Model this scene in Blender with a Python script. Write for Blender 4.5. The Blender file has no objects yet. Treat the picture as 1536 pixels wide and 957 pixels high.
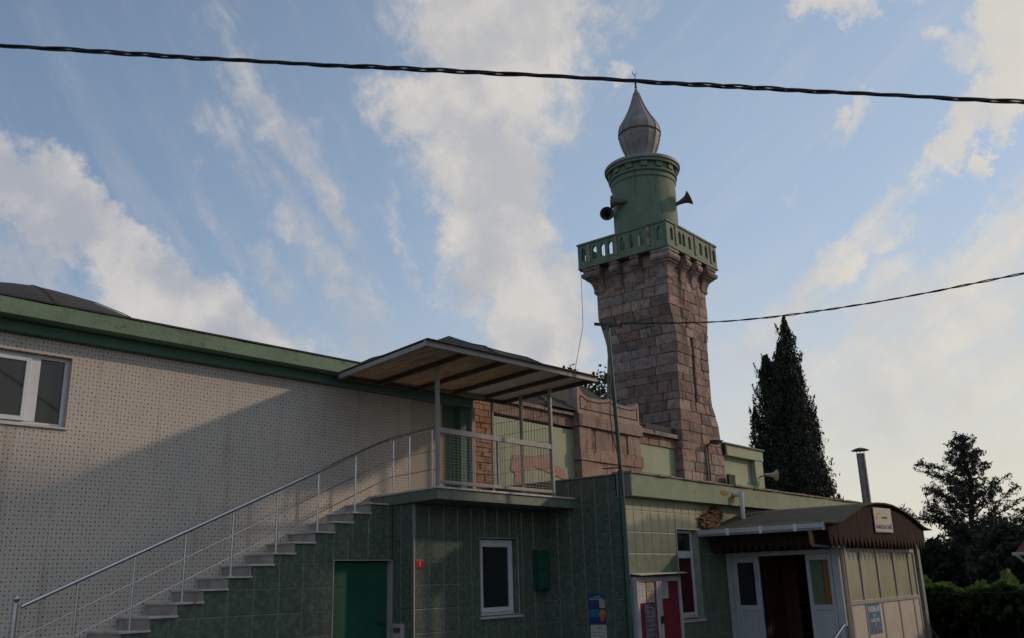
import bpy, math, random
from mathutils import Vector, Matrix, Euler, noise as mnoise
random.seed(7)
R = math.radians
scene = bpy.context.scene
col = scene.collection

# ------------------------------------------------------------------ camera
# world frame: eye at the origin, +X along the street fronts, +Y into the buildings, +Z up; ground 1.7 m below the eye
GZ = -1.7
cd = bpy.data.cameras.new('camera'); cam = bpy.data.objects.new('camera', cd); col.objects.link(cam)
cd.sensor_width = 36; cd.lens = 31.92; cd.clip_start = .05; cd.clip_end = 3000
pit, rol, yaw = R(16.15), R(1.707), R(38.77)
def _c(v):
    c, s = math.cos(rol), math.sin(rol)
    return Vector((c*v[0]-s*v[1], s*v[0]+c*v[1], v[2]))
_up = _c((0, math.cos(pit), -math.sin(pit))); _f = _c((0, -math.sin(pit), -math.cos(pit))); _r = _c((1, 0, 0))
_X = _f*math.cos(yaw)+_r*math.sin(yaw); _Y = _up.cross(_X)
cam.matrix_world = Matrix((_X, _Y, _up)).to_4x4()
scene.camera = cam

# ------------------------------------------------------------------ light
SUN_AZ, SUN_EL = -34.0, 23.7          # angle from +X (towards -Y), elevation
sdir = Vector((math.cos(R(SUN_EL))*math.cos(R(SUN_AZ)), math.cos(R(SUN_EL))*math.sin(R(SUN_AZ)), math.sin(R(SUN_EL))))
sl = bpy.data.lights.new('sun', 'SUN'); sun = bpy.data.objects.new('sun', sl); col.objects.link(sun)
sl.energy = 1.75; sl.angle = R(2.2); sl.color = (1.0, .74, .53)
sun.rotation_euler = sdir.to_track_quat('Z', 'Y').to_euler()
sun.location = sdir*60
scene.view_settings.view_transform = 'Standard'
scene.view_settings.look = 'None'
scene.view_settings.exposure = -.27
scene.view_settings.gamma = 1

world = bpy.data.worlds.new('World'); scene.world = world; world.use_nodes = True
nt = world.node_tree; nt.nodes.clear()
def N(t, **k):
    n = nt.nodes.new(t)
    for a, b in k.items(): setattr(n, a, b)
    return n
def lk(a, b): nt.links.new(a, b)
def setin(i, v):
    if hasattr(v, 'is_linked') or isinstance(v, bpy.types.NodeSocket): lk(v, i)
    else: i.default_value = v
def MT(op, a, b=None, c=None, clamp=False):
    n = N('ShaderNodeMath', operation=op, use_clamp=clamp)
    setin(n.inputs[0], a)
    if b is not None: setin(n.inputs[1], b)
    if c is not None: setin(n.inputs[2], c)
    return n.outputs[0]
def VM(op, a, b=None):
    n = N('ShaderNodeVectorMath', operation=op); setin(n.inputs[0], a)
    if b is not None: setin(n.inputs[1], b)
    return n
def MR(v, a, b, c=0., d=1., smooth=True):
    n = N('ShaderNodeMapRange', interpolation_type='SMOOTHSTEP' if smooth else 'LINEAR')
    setin(n.inputs[0], v); n.inputs[1].default_value = a; n.inputs[2].default_value = b
    n.inputs[3].default_value = c; n.inputs[4].default_value = d
    return n.outputs[0]
def MIX(f, a, b):
    n = N('ShaderNodeMix', data_type='RGBA'); setin(n.inputs[0], f); setin(n.inputs[6], a); setin(n.inputs[7], b)
    return n.outputs[2]
def NZ(vec, scale, det=8, rough=.55, dist=0.):
    n = N('ShaderNodeTexNoise'); lk(vec, n.inputs['Vector']); n.inputs['Scale'].default_value = scale
    n.inputs['Detail'].default_value = det; n.inputs['Roughness'].default_value = rough; n.inputs['Distortion'].default_value = dist
    return n
tc = N('ShaderNodeTexCoord').outputs['Generated']
sep = N('ShaderNodeSeparateXYZ'); lk(tc, sep.inputs[0])
dx, dy, dz = sep.outputs
sky = N('ShaderNodeTexSky'); sky.sky_type = 'NISHITA'; sky.sun_disc = False
sky.sun_elevation = R(SUN_EL); sky.sun_rotation = R(90-SUN_AZ); sky.air_density = 1.0; sky.dust_density = .9; sky.ozone_density = 1.7
az = MT('SUBTRACT', 38.77, MT('MULTIPLY', MT('ARCTAN2', dy, dx), 57.29578))
el = MT('MULTIPLY', MT('ARCSINE', dz), 57.29578)
cmb = N('ShaderNodeCombineXYZ'); lk(az, cmb.inputs[0]); lk(el, cmb.inputs[1])
# ragged edges: the cloud positions are pushed about by noise laid on the sky sphere
wz = NZ(tc, 9., 6, .6); w1 = VM('SUBTRACT', wz.outputs['Color'], (.5, .5, .5)).outputs[0]
wz2 = NZ(tc, 34., 7, .62); w2 = VM('SUBTRACT', wz2.outputs['Color'], (.5, .5, .5)).outputs[0]
w1 = VM('MULTIPLY', w1, (7., 7., 0)).outputs[0]; w2 = VM('MULTIPLY', w2, (3.2, 3.2, 0)).outputs[0]
q = VM('ADD', VM('ADD', cmb.outputs[0], w1).outputs[0], w2).outputs[0]
BL = [(-28.59, 21.5, -27.5, 8.68, 2.15, 1.0), (-19.46, 15.4, -29.4, 8.6, 2.6, .95), (-28.3, 17.2, -38.1, 7.35, 3.4, 0.42), (-18.4, 30.58, -59.4, 3.9, 1.22, 0.42), (-15.11, 26.86, -36.5, 3.95, 1.55, 0.5), (-12.48, 23.85, -65.8, 2.87, 1.14, 0.5), (-12.94, 20.9, -50.3, 6.47, 1.39, 0.5), (-19.49, 26.64, -53.4, 2.62, 1.06, 0.4), (-17.2, 20.3, -47.0, 3.64, 1.06, 0.38), (-7.14, 20.95, -75.8, 3.47, 0.69, 0.42), (-0.2, 34.52, -108.8, 9.49, 6.12, 1.0), (-4.84, 29.52, -3.1, 5.16, 2.12, 0.9), (-0.69, 23.6, -90.1, 7.88, 3.75, 1.0), (1.82, 16.03, -77.7, 6.65, 3.18, 0.95), (9.8, 34.7, 14.0, 2.86, 1.22, 0.35), (8.1, 31.7, -5.0, 0.77, 0.65, 0.55), (22.36, 32.75, -16.9, 2.85, 1.14, 0.75), (27.36, 31.62, -6.3, 1.16, 0.57, 0.5), (32.53, 28.11, -80.2, 4.45, 2.53, 0.85), (29.94, 28.03, -34.3, 1.94, 1.14, 0.6), (28.46, 24.02, -131.9, 3.31, 1.22, 0.7), (29.79, 22.04, 22.6, 0.88, 0.82, 0.7), (28.46, 21.44, -45.0, 0.63, 0.57, 0.5), (32.2, 24.76, -5.5, 2.67, 1.63, 0.8), (22.92, 26.6, 31.0, 1.4, 0.61, 0.55), (18.68, 22.52, 22.5, 0.75, 0.37, 0.35), (20.82, 17.51, 33.6, 4.99, 0.98, 0.62), (25.64, 15.88, 26.2, 9.12, 1.88, 0.6), (15.82, 13.2, 33.9, 4.51, 1.63, 0.42), (25.24, 12.18, 20.6, 9.33, 2.86, 0.55), (23.6, 9.14, 8.3, 10.28, 3.26, 0.45), (-10.92, 14.66, -17.1, 2.81, 0.82, 0.35), (-6.98, 34.34, -37.0, 3.44, 1.63, 0.4)]
def strk(an, sx, sy, sc):
    m = N('ShaderNodeMapping', vector_type='TEXTURE'); lk(cmb.outputs[0], m.inputs['Vector'])
    m.inputs['Rotation'].default_value = (0, 0, R(an)); m.inputs['Scale'].default_value = (sx, sy, 1)
    return NZ(m.outputs[0], sc, 9, .6, .4).outputs['Fac']
accs = [None, None]
w3 = VM('MULTIPLY', VM('SUBTRACT', NZ(tc, 16., 9, .68).outputs['Color'], (.5, .5, .5)).outputs[0], (6.5, 6.5, 0)).outputs[0]
qc = VM('ADD', VM('ADD', cmb.outputs[0], VM('MULTIPLY', w1, (.5, .5, 0)).outputs[0]).outputs[0], w3).outputs[0]
for cx, cy, an, la, lb, st in BL:
    k = 0 if st >= .7 else 1
    m = N('ShaderNodeMapping', vector_type='TEXTURE'); lk(q if k else qc, m.inputs['Vector'])
    m.inputs['Location'].default_value = (cx, cy, 0); m.inputs['Rotation'].default_value = (0, 0, R(an)); m.inputs['Scale'].default_value = (la, lb, 1)
    g = MR(VM('LENGTH', m.outputs[0]).outputs['Value'], .2 if k else .35, 1.8 if k else 1.6, st, 0.)
    accs[k] = g if accs[k] is None else MT('MAXIMUM', accs[k], g)
inv = MT('DIVIDE', 1., MT('ADD', MT('MAXIMUM', dz, 0.), .22))
pv = N('ShaderNodeCombineXYZ'); lk(MT('MULTIPLY', dx, inv), pv.inputs[0]); lk(MT('MULTIPLY', dy, inv), pv.inputs[1])
# clouds elsewhere in the sky go on in the same scattered way
big = NZ(pv.outputs[0], 1.1, 7, .58)
awy = MR(MT('ABSOLUTE', az), 36., 50.)
hi = MR(el, 37., 46.)
els = MT('MULTIPLY', MT('MAXIMUM', awy, hi), MR(big.outputs['Fac'], .45, .68, 0., .95))
f1 = NZ(tc, 20., 10, .66, .2); f2 = NZ(pv.outputs[0], 7., 8, .65, .6); f3 = NZ(tc, 70., 6, .6)
# billows: crisp ragged tops
dc0 = MT('ADD', accs[0], MT('MULTIPLY', MT('SUBTRACT', f1.outputs['Fac'], .5), MR(accs[0], 0., .3, .1, 1.3)))
dc0 = MT('MAXIMUM', MT('ADD', dc0, MT('MULTIPLY', MT('SUBTRACT', f3.outputs['Fac'], .5), MR(accs[0], 0., .3, 0., .22))), els)
c0 = MR(dc0, .06, .80, 0., .92)
# streaks: thin veils combed along the wind
side = MR(az, -2., 10.)
sn = MT('ADD', MT('MULTIPLY', strk(-54., 9., 2.2, .9), MT('SUBTRACT', 1., side)), MT('MULTIPLY', strk(31., 11., 2.2, .9), side))
dw = MT('ADD', accs[1], MT('MULTIPLY', MT('SUBTRACT', sn, .5), MR(accs[1], 0., .3, .25, 1.5)))
dw = MT('ADD', dw, MT('MULTIPLY', MT('SUBTRACT', f1.outputs['Fac'], .5), MR(accs[1], 0., .3, .05, .8)))
c1 = MR(dw, .0, .85, 0., .9)
veil = MT('MULTIPLY', MR(sn, .46, .72), MT('MULTIPLY', .24, MR(el, 36., 5., .55, 1.)))
cover = MT('MAXIMUM', MT('MAXIMUM', c0, c1), veil)
tn = NZ(qc, .16, 4, .5); tn2 = NZ(tc, 13., 5, .52)
tone = MR(MT('ADD', MT('MULTIPLY', tn2.outputs['Fac'], .75), MT('MULTIPLY', f1.outputs['Fac'], .30)), .40, .68)
sunv = VM('DOT_PRODUCT', tc, tuple(sdir)).outputs['Value']
warm = MR(sunv, .1, 1.)
ccol = MIX(tone, (.50, .52, .58, 1), (.80, .76, .72, 1))
ccol = MIX(MT('MULTIPLY', warm, .75), ccol, (.96, .89, .76, 1))
ccol = MIX(MR(sunv, -1., .1), (.40, .42, .48, 1), ccol)
# hazy air near the horizon, paler towards the sun
bg1 = N('ShaderNodeBackground'); lk(sky.outputs[0], bg1.inputs[0]); bg1.inputs[1].default_value = .15
hz = MT('MULTIPLY', MR(el, 60., -2., 0., 1., False), MT('ADD', MR(sunv, -1., -.2, .16, .22), MT('MULTIPLY', MR(sunv, -.25, .85), .92)))
hz = MT('MULTIPLY', hz, 1.)
bg2 = N('ShaderNodeBackground'); lk(MIX(MR(el, 2., 22.), (.86, .82, .70, 1), (.55, .68, .84, 1)), bg2.inputs[0]); bg2.inputs[1].default_value = 1.
m1 = N('ShaderNodeMixShader'); lk(hz, m1.inputs[0]); lk(bg1.outputs[0], m1.inputs[1]); lk(bg2.outputs[0], m1.inputs[2])
bg3 = N('ShaderNodeBackground'); lk(ccol, bg3.inputs[0]); bg3.inputs[1].default_value = 1.
m2 = N('ShaderNodeMixShader'); lk(MT('MULTIPLY', cover, MR(el, -2., 4.)), m2.inputs[0]); lk(m1.outputs[0], m2.inputs[1]); lk(bg3.outputs[0], m2.inputs[2])
wo = N('ShaderNodeOutputWorld'); lk(m2.outputs[0], wo.inputs[0])

# ------------------------------------------------------------------ materials
MATS = {}
def mat(name, c1, c2=None, rough=.75, sc=3., bump=.0, bsc=40., metal=0., stain=None, st_sc=(2., 2., .35), st_lo=.52, st_hi=.72,
        rnd=0., spec=.5, lo=.35, hi=.68, stretch=(1, 1, 1)):
    if name in MATS: return MATS[name]
    global nt
    m = bpy.data.materials.new(name); m.use_nodes = True; keep = nt; nt = m.node_tree
    b = nt.nodes['Principled BSDF']
    c2 = c2 or tuple(x*.8 for x in c1)
    geo = N('ShaderNodeNewGeometry').outputs['Position']
    mp = N('ShaderNodeMapping'); lk(geo, mp.inputs[0]); mp.inputs['Scale'].default_value = stretch
    n1 = NZ(mp.outputs[0], sc, 7, .62)
    c = MIX(MR(n1.outputs['Fac'], lo, hi), c1+(1,), c2+(1,))
    if rnd:
        oi = N('ShaderNodeObjectInfo').outputs['Random']
        hs = N('ShaderNodeHueSaturation'); lk(c, hs.inputs['Color'])
        lk(MR(oi, 0., 1., 1.-rnd, 1.+rnd, False), hs.inputs['Value'])
        lk(MR(MT('FRACT', MT('MULTIPLY', oi, 7.3)), 0., 1., 1.-rnd*.8, 1.+rnd*.6, False), hs.inputs['Saturation'])
        c = hs.outputs[0]
    if stain:
        ms = N('ShaderNodeMapping'); lk(geo, ms.inputs[0]); ms.inputs['Scale'].default_value = st_sc; ms.inputs['Location'].default_value = (3.1, 1.7, .4)
        n2 = NZ(ms.outputs[0], 2.2, 8, .65)
        c = MIX(MR(n2.outputs['Fac'], st_lo, st_hi, 0., .85), c, stain+(1,))
    lk(c, b.inputs['Base Color'])
    b.inputs['Roughness'].default_value = rough; b.inputs['Metallic'].default_value = metal
    b.inputs['Specular IOR Level'].default_value = spec
    if bump:
        n3 = NZ(geo, bsc, 6, .65)
        bp = N('ShaderNodeBump'); bp.inputs['Strength'].default_value = min(1., bump*1.6); bp.inputs['Distance'].default_value = .02
        lk(n3.outputs['Fac'], bp.inputs['Height']); lk(bp.outputs[0], b.inputs['Normal'])
    MATS[name] = m; nt = keep
    return m
M = {}
M['ground'] = mat('asphalt', (.075, .07, .065), (.10, .095, .09), .9, 2., .4, 60.)
M['band_green'] = mat('old_green_cornice_paint', (.17, .255, .165), (.13, .20, .13), .8, 2.5, .35, 25., stain=(.07, .085, .055), st_sc=(2.4, 2.4, 4.5), st_lo=.54, st_hi=.74)
M['band_dark'] = mat('deep_green_paint', (.095, .19, .135), (.08, .155, .11), .75, 2.5, .15, 25.)
M['pale_green'] = mat('pale_green_render', (.37, .42, .28), (.32, .37, .25), .85, 1.6, .25, 30., stain=(.20, .25, .16), st_sc=(.8, .8, .5), st_lo=.56, st_hi=.74)
M['fascia_green'] = mat('weathered_green_fascia', (.29, .36, .245), (.23, .30, .20), .85, 2.2, .3, 30., stain=(.17, .15, .09), st_sc=(1., 1., 1.2), st_lo=.58, st_hi=.72)
M['tower_green'] = mat('tower_green_paint', (.15, .20, .135), (.115, .165, .108), .75, 2.5, .35, 30., stain=(.055, .075, .05), st_sc=(3., 3., .5), st_lo=.53, st_hi=.72)
M['stone'] = mat('pink_andesite_stone', (.335, .225, .18), (.185, .135, .115), .92, 6.5, 1., 13., rnd=.34, stain=(.055, .042, .034), st_sc=(1.5, 1.5, .45), st_lo=.54, st_hi=.70)
def stain_streak(m):
    global nt
    keep = nt; nt = m.node_tree; b = nt.nodes['Principled BSDF']; src = b.inputs['Base Color'].links[0].from_socket
    ge = N('ShaderNodeNewGeometry').outputs['Position']; sp = N('ShaderNodeSeparateXYZ'); lk(ge, sp.inputs[0])
    wn_ = NZ(ge, 2.2, 7, .7).outputs['Fac']
    dxx = MT('ABSOLUTE', MT('ADD', MT('SUBTRACT', sp.outputs[0], 23.93), MT('MULTIPLY', MT('SUBTRACT', wn_, .5), .55)))
    k = MT('MULTIPLY', MR(dxx, .03, .22, 1., 0.), MT('MULTIPLY', MR(sp.outputs[2], 5.6, 7.2), MR(sp.outputs[2], 9.2, 8.7)))
    k = MT('MULTIPLY', k, MR(sp.outputs[1], 12.75, 12.65)); k = MT('MULTIPLY', k, MR(NZ(ge, 9., 5).outputs['Fac'], .3, .6, .4, 1.))
    lk(MIX(MT('MULTIPLY', k, .85), src, (.035, .028, .022, 1)), b.inputs['Base Color']); nt = keep
stain_streak(M['stone'])
def cream_top(m):
    # cream colour mixed over the top tile courses, with a ragged lower edge
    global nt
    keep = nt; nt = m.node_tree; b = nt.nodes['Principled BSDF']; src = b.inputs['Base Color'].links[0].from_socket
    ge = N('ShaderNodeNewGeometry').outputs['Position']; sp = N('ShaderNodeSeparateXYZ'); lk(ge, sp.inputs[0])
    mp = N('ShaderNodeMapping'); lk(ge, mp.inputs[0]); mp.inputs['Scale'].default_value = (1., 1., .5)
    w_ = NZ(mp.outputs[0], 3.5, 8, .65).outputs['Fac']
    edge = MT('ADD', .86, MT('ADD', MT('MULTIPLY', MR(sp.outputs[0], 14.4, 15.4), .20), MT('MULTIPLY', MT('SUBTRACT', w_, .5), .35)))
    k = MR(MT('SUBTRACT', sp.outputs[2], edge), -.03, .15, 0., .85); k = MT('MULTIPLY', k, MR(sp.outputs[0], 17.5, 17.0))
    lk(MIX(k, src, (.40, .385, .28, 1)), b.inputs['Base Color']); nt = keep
M['stone_dressed'] = mat('dressed_pink_stone', (.34, .235, .18), (.24, .165, .13), .9, 3.5, .7, 25., rnd=.16, stain=(.085, .06, .045), st_sc=(1.8, 1.8, .8), st_lo=.53, st_hi=.69)
M['stone_core'] = mat('stone_mortar', (.19, .145, .12), (.13, .10, .085), .95, 5., .8, 30.)
M['brick'] = mat('rough_brick', (.36, .18, .09), (.22, .11, .06), .95, 9., .9, 30., rnd=.2)
M['plaster_patch'] = mat('bare_pink_plaster', (.44, .25, .20), (.36, .21, .17), .95, 6., .4, 30.)
M['coping'] = mat('coping_stone', (.34, .28, .23), (.24, .20, .17), .9, 4., .6, 30., stain=(.10, .075, .05), st_sc=(2, 2, 2), st_lo=.52, st_hi=.66)
M['roof_dark'] = mat('dark_roof_felt', (.050, .046, .042), (.035, .033, .030), .85, 3., .4, 30.)
M['roof_moss'] = mat('mossy_roof_felt', (.050, .056, .036), (.032, .036, .026), .9, 4., .5, 25.)
M['lead'] = mat('weathered_lead', (.27, .25, .245), (.19, .175, .17), .6, 2.5, .25, 12., stain=(.10, .085, .075), st_sc=(2, 2, 1), st_lo=.58, st_hi=.74)
M['tile'] = mat('green_marbled_tile', (.088, .118, .090), (.135, .168, .132), .22, 15., .0, rnd=.07, lo=.42, hi=.64, stain=(.062, .085, .066), st_sc=(9, 9, 9), st_lo=.52, st_hi=.68)
M['tile_pale'] = mat('pale_green_tile', (.155, .19, .135), (.105, .15, .108), .45, 5., .0, rnd=.06, lo=.38, hi=.7)  # pale green base, cream is mixed over its top courses further down
M['tile_cream'] = mat('cream_tile', (.40, .385, .29), (.33, .33, .24), .6, 5., .0, rnd=.03)  # plain cream tile colour
M['grout'] = mat('pale_tile_grout', (.34, .35, .27), (.24, .26, .20), .9, 8.)
M['grout_shaded'] = mat('shaded_tile_grout', (.17, .20, .16), (.12, .145, .115), .9, 8.)  # shade painted into the grout of the stair, recessed and side walls
M['marble'] = mat('grey_marble_slab', (.60, .55, .50), (.45, .41, .37), .55, 5., .1, 40., stain=(.16, .13, .10), st_sc=(2, 2, 2), st_lo=.58, st_hi=.72)
M['riser'] = mat('grey_stone_riser', (.44, .405, .375), (.33, .30, .275), .7, 5., .15, 40.)
M['steel'] = mat('stainless_steel', (.55, .56, .60), (.48, .49, .52), .28, 10., metal=1.)
M['paint_grey'] = mat('grey_painted_steel', (.34, .31, .29), (.27, .25, .235), .55, 8., stain=(.16, .11, .08), st_sc=(2, 2, 2), st_lo=.62, st_hi=.76)
M['rust_steel'] = mat('rusty_dark_steel', (.12, .075, .055), (.07, .05, .042), .7, 8.)
M['ply'] = mat('weathered_plywood', (.72, .52, .33), (.46, .31, .19), .85, 2.2, .2, 30., lo=.42, hi=.58, stretch=(9, 1.0, 1), stain=(.26, .17, .10), st_sc=(1.2, .6, 1), st_lo=.55, st_hi=.75)
M['board_white'] = mat('white_soffit_board', (.78, .70, .62), (.70, .62, .54), .7, 2.)
M['beige'] = mat('plain_beige_panel', (.42, .37, .325), (.38, .335, .295), .8, 2.)
M['pvc'] = mat('white_pvc', (.70, .71, .73), (.62, .63, .65), .35, 4., stain=(.45, .44, .42), st_sc=(2, 2, 1), st_lo=.58, st_hi=.75)
M['pvc_dull'] = mat('dull_white_pvc', (.50, .50, .51), (.43, .43, .44), .45, 4., stain=(.30, .29, .27), st_sc=(2, 2, 1), st_lo=.55, st_hi=.75)
M['alu'] = mat('grey_aluminium_frame', (.40, .38, .36), (.34, .325, .31), .5, 5.)
M['panel_white'] = mat('off_white_panel', (.64, .595, .53), (.57, .53, .47), .5, 3., stain=(.42, .38, .34), st_sc=(2, 2, .8), st_lo=.58, st_hi=.75)
M['frost'] = mat('frosted_pane', (.50, .49, .34), (.42, .43, .31), .25, 1.5)
M['door_green'] = mat('green_painted_door', (.010, .085, .048), (.008, .070, .040), .45, 3., spec=.4)
M['pole_green'] = mat('dark_green_pole_paint', (.008, .075, .052), (.012, .06, .045), .4, 6.)
M['dark'] = mat('dark_interior', (.012, .012, .014), (.008, .008, .010), .9, 2.)
M['wood_brown'] = mat('brown_varnished_wood', (.22, .08, .035), (.16, .055, .025), .5, 3., stretch=(6, 6, .6))
M['slab_green'] = mat('dull_green_slab_face', (.16, .20, .15), (.11, .145, .11), .5, 7.)
M['rack_wood'] = mat('orange_brown_rack_wood', (.55, .22, .09), (.42, .16, .065), .5, 3.)
M['shingle'] = mat('brown_fascia_boards', (.050, .027, .022), (.028, .017, .0145), .9, spec=.15, sc=3., bump=.2, bsc=30., stretch=(6, 6, .7))
M['curtain_red'] = mat('dark_red_curtain', (.085, .012, .010), (.05, .008, .007), .9, 12., stretch=(3, 3, .3))
M['felt_red'] = mat('crimson_felt_board', (.20, .018, .030), (.15, .014, .022), .9, 4.)
M['curtain_orange'] = mat('orange_brown_curtain', (.30, .14, .05), (.24, .11, .04), .9, 12., stretch=(4, 4, .3))
M['curtain_green'] = mat('grey_green_curtain', (.16, .18, .12), (.13, .15, .10), .9, 12., stretch=(4, 4, .3))
M['paper'] = mat('printed_paper', (.55, .52, .48), (.48, .46, .42), .8, 8.)
M['paper_buff'] = mat('buff_printed_paper', (.50, .40, .28), (.42, .33, .24), .8, 30.)
M['ink'] = mat('dark_ink', (.05, .05, .06), None, .8)
M['ink_white'] = mat('white_ink', (.75, .78, .82), None, .7)
M['ink_blue'] = mat('blue_grey_ink', (.13, .15, .30), None, .8)
M['ink_orange'] = mat('orange_ink', (.55, .22, .06), None, .8)
M['ink_red'] = mat('red_ink', (.60, .09, .06), None, .8)
M['poster_blue'] = mat('blue_poster_paper', (.02, .16, .33), (.018, .14, .28), .6, 5.)
M['poster_navy'] = mat('navy_poster_paper', (.015, .035, .14), (.02, .06, .17), .6, 3.)
M['poster_dark'] = mat('purple_grey_poster', (.09, .06, .11), (.20, .17, .22), .7, 7.)
M['sign_white'] = mat('pale_sign_board', (.58, .54, .47), (.54, .50, .44), .6, 3.)
M['plate_red'] = mat('red_enamel', (.48, .018, .010), None, .35)
M['cable'] = mat('black_cable_sheath', (.012, .012, .014), (.02, .02, .022), .5, 20.)
M['black'] = mat('black_metal', (.02, .018, .017), (.03, .027, .025), .5, 10.)
M['horn_grey'] = mat('dark_grey_horn_metal', (.10, .085, .075), (.065, .055, .05), .45, 9.)
M['horn_cream'] = mat('cream_horn_plastic', (.50, .42, .28), (.44, .36, .24), .5, 6.)
M['foam'] = mat('brown_expanding_foam', (.15, .075, .025), (.055, .03, .016), .95, 18., 1., 22., stain=(.20, .19, .10), st_sc=(3, 3, 3), st_lo=.56, st_hi=.66)
M['rust'] = mat('orange_rust_stain', (.34, .13, .05), (.26, .17, .09), .95, 16.)
M['stove'] = mat('stovepipe_steel', (.30, .27, .255), (.20, .175, .165), .5, 9., metal=.4)
M['bark'] = mat('dark_bark', (.07, .055, .045), (.04, .032, .026), .95, 14., .5, 30.)
def leafmat(name, a, b, tr=.35):
    m = mat(name, a, b, .75, 5., lo=.3, hi=.7)
    nn = m.node_tree; bs = nn.nodes['Principled BSDF']; out = [n for n in nn.nodes if n.type == 'OUTPUT_MATERIAL'][0]
    t = nn.nodes.new('ShaderNodeBsdfTranslucent'); t.inputs[0].default_value = tuple(x*1.3 for x in b)+(1,)
    mx = nn.nodes.new('ShaderNodeMixShader'); mx.inputs[0].default_value = tr
    nn.links.new(bs.outputs[0], mx.inputs[1]); nn.links.new(t.outputs[0], mx.inputs[2]); nn.links.new(mx.outputs[0], out.inputs[0])
    return m
M['cypress'] = leafmat('cypress_foliage', (.014, .022, .013), (.024, .035, .018), .03)
M['pine'] = leafmat('conifer_foliage', (.022, .032, .020), (.034, .046, .026), .1)
M['leaf_dark'] = leafmat('dark_leaves', (.025, .038, .020), (.04, .055, .028), .2)
M['vine'] = leafmat('vine_leaves', (.035, .075, .014), (.065, .125, .022), .4)
M['hill'] = mat('far_slope', (.05, .055, .035), (.035, .04, .028), .95, .2)
M['house_wall'] = mat('teal_house_wall', (.10, .15, .12), None, .9, 2.)
M['house_roof'] = mat('brown_roof_tiles', (.13, .055, .042), (.09, .04, .03), .85, 3.)

def glassmat():
    global nt
    m = bpy.data.materials.new('window_glass'); m.use_nodes = True
    b = m.node_tree.nodes['Principled BSDF']
    b.inputs['Base Color'].default_value = (.02, .024, .026, 1); b.inputs['Roughness'].default_value = .04
    b.inputs['Specular IOR Level'].default_value = .5; b.inputs['IOR'].default_value = 1.5
    b.inputs['Alpha'].default_value = 1
    return m
M['glass'] = glassmat()

def dotted():
    # cast wall cladding: rows of small square holes, every second one larger, with faint brush lines between
    global nt
    m = bpy.data.materials.new('perforated_wall_cladding'); m.use_nodes = True; keep = nt; nt = m.node_tree
    b = nt.nodes['Principled BSDF']
    tcn = N('ShaderNodeTexCoord').outputs['Object']
    sp = N('ShaderNodeSeparateXYZ'); lk(tcn, sp.inputs[0]); u, v = sp.outputs[0], sp.outputs[2]
    P = .0545
    def cell(u, v, p, half):
        fu = MT('ABSOLUTE', MT('SUBTRACT', MT('FRACT', MT('DIVIDE', u, p)), .5)); fv = MT('ABSOLUTE', MT('SUBTRACT', MT('FRACT', MT('DIVIDE', v, p)), .5))
        return MR(MT('MAXIMUM', fu, fv), half*.75, half*1.25, 1., 0.)
    wob = NZ(tcn, 3., 3); uu = MT('ADD', u, MT('MULTIPLY', MT('SUBTRACT', wob.outputs['Fac'], .5), .02)); vv = MT('ADD', v, MT('MULTIPLY', MT('SUBTRACT', wob.outputs['Fac'], .5), .012))
    iu = MT('FLOOR', MT('DIVIDE', uu, P)); iv = MT('FLOOR', MT('DIVIDE', vv, P))
    par = MT('ABSOLUTE', MT('MODULO', MT('ADD', iu, iv), 2.))
    big_ = cell(uu, vv, P, .175); small = cell(uu, vv, P, .115)
    nv = NZ(tcn, 7., 4)
    hole = MT('MULTIPLY', MT('ADD', MT('MULTIPLY', par, big_), MT('MULTIPLY', MT('SUBTRACT', 1., par), small)), MR(nv.outputs['Fac'], .3, .65, .55, 1.))
    fl = MT('ABSOLUTE', MT('SUBTRACT', MT('FRACT', MT('ADD', MT('DIVIDE', vv, P/2), .5)), .5)); line = MR(fl, .04, .12, .22, 0.)
    fl2 = MT('ABSOLUTE', MT('SUBTRACT', MT('FRACT', MT('ADD', MT('DIVIDE', uu, P/2), .5)), .5)); line2 = MR(fl2, .04, .12, .16, 0.)
    n1 = NZ(tcn, .55, 6, .6); n2 = NZ(tcn, 3., 8, .65)
    c = MIX(MR(n1.outputs['Fac'], .35, .65), (.60, .535, .465, 1), (.53, .48, .43, 1))
    c = MIX(MR(n2.outputs['Fac'], .45, .75, 0., .35), c, (.45, .39, .32, 1))
    # run-off stains below the sill, brownish damp near the stairs
    ms = N('ShaderNodeMapping'); lk(tcn, ms.inputs[0]); ms.inputs['Scale'].default_value = (2.2, 1, .22); n4 = NZ(ms.outputs[0], 2., 6, .6)
    c = MIX(MR(n4.outputs['Fac'], .54, .70, 0., .5), c, (.36, .29, .22, 1))
    c = MIX(MT('MAXIMUM', line, line2), c, (.17, .145, .12, 1))
    c = MIX(MT('MULTIPLY', hole, .96), c, (.035, .027, .022, 1))
    lk(c, b.inputs['Base Color']); b.inputs['Roughness'].default_value = .8
    bp = N('ShaderNodeBump'); bp.inputs['Strength'].default_value = .8; bp.inputs['Distance'].default_value = .006; bp.invert = True
    lk(hole, bp.inputs['Height']); lk(bp.outputs[0], b.inputs['Normal'])
    nt = keep
    return m
M['dotted'] = dotted()

cream_top(M['tile_pale'])
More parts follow.
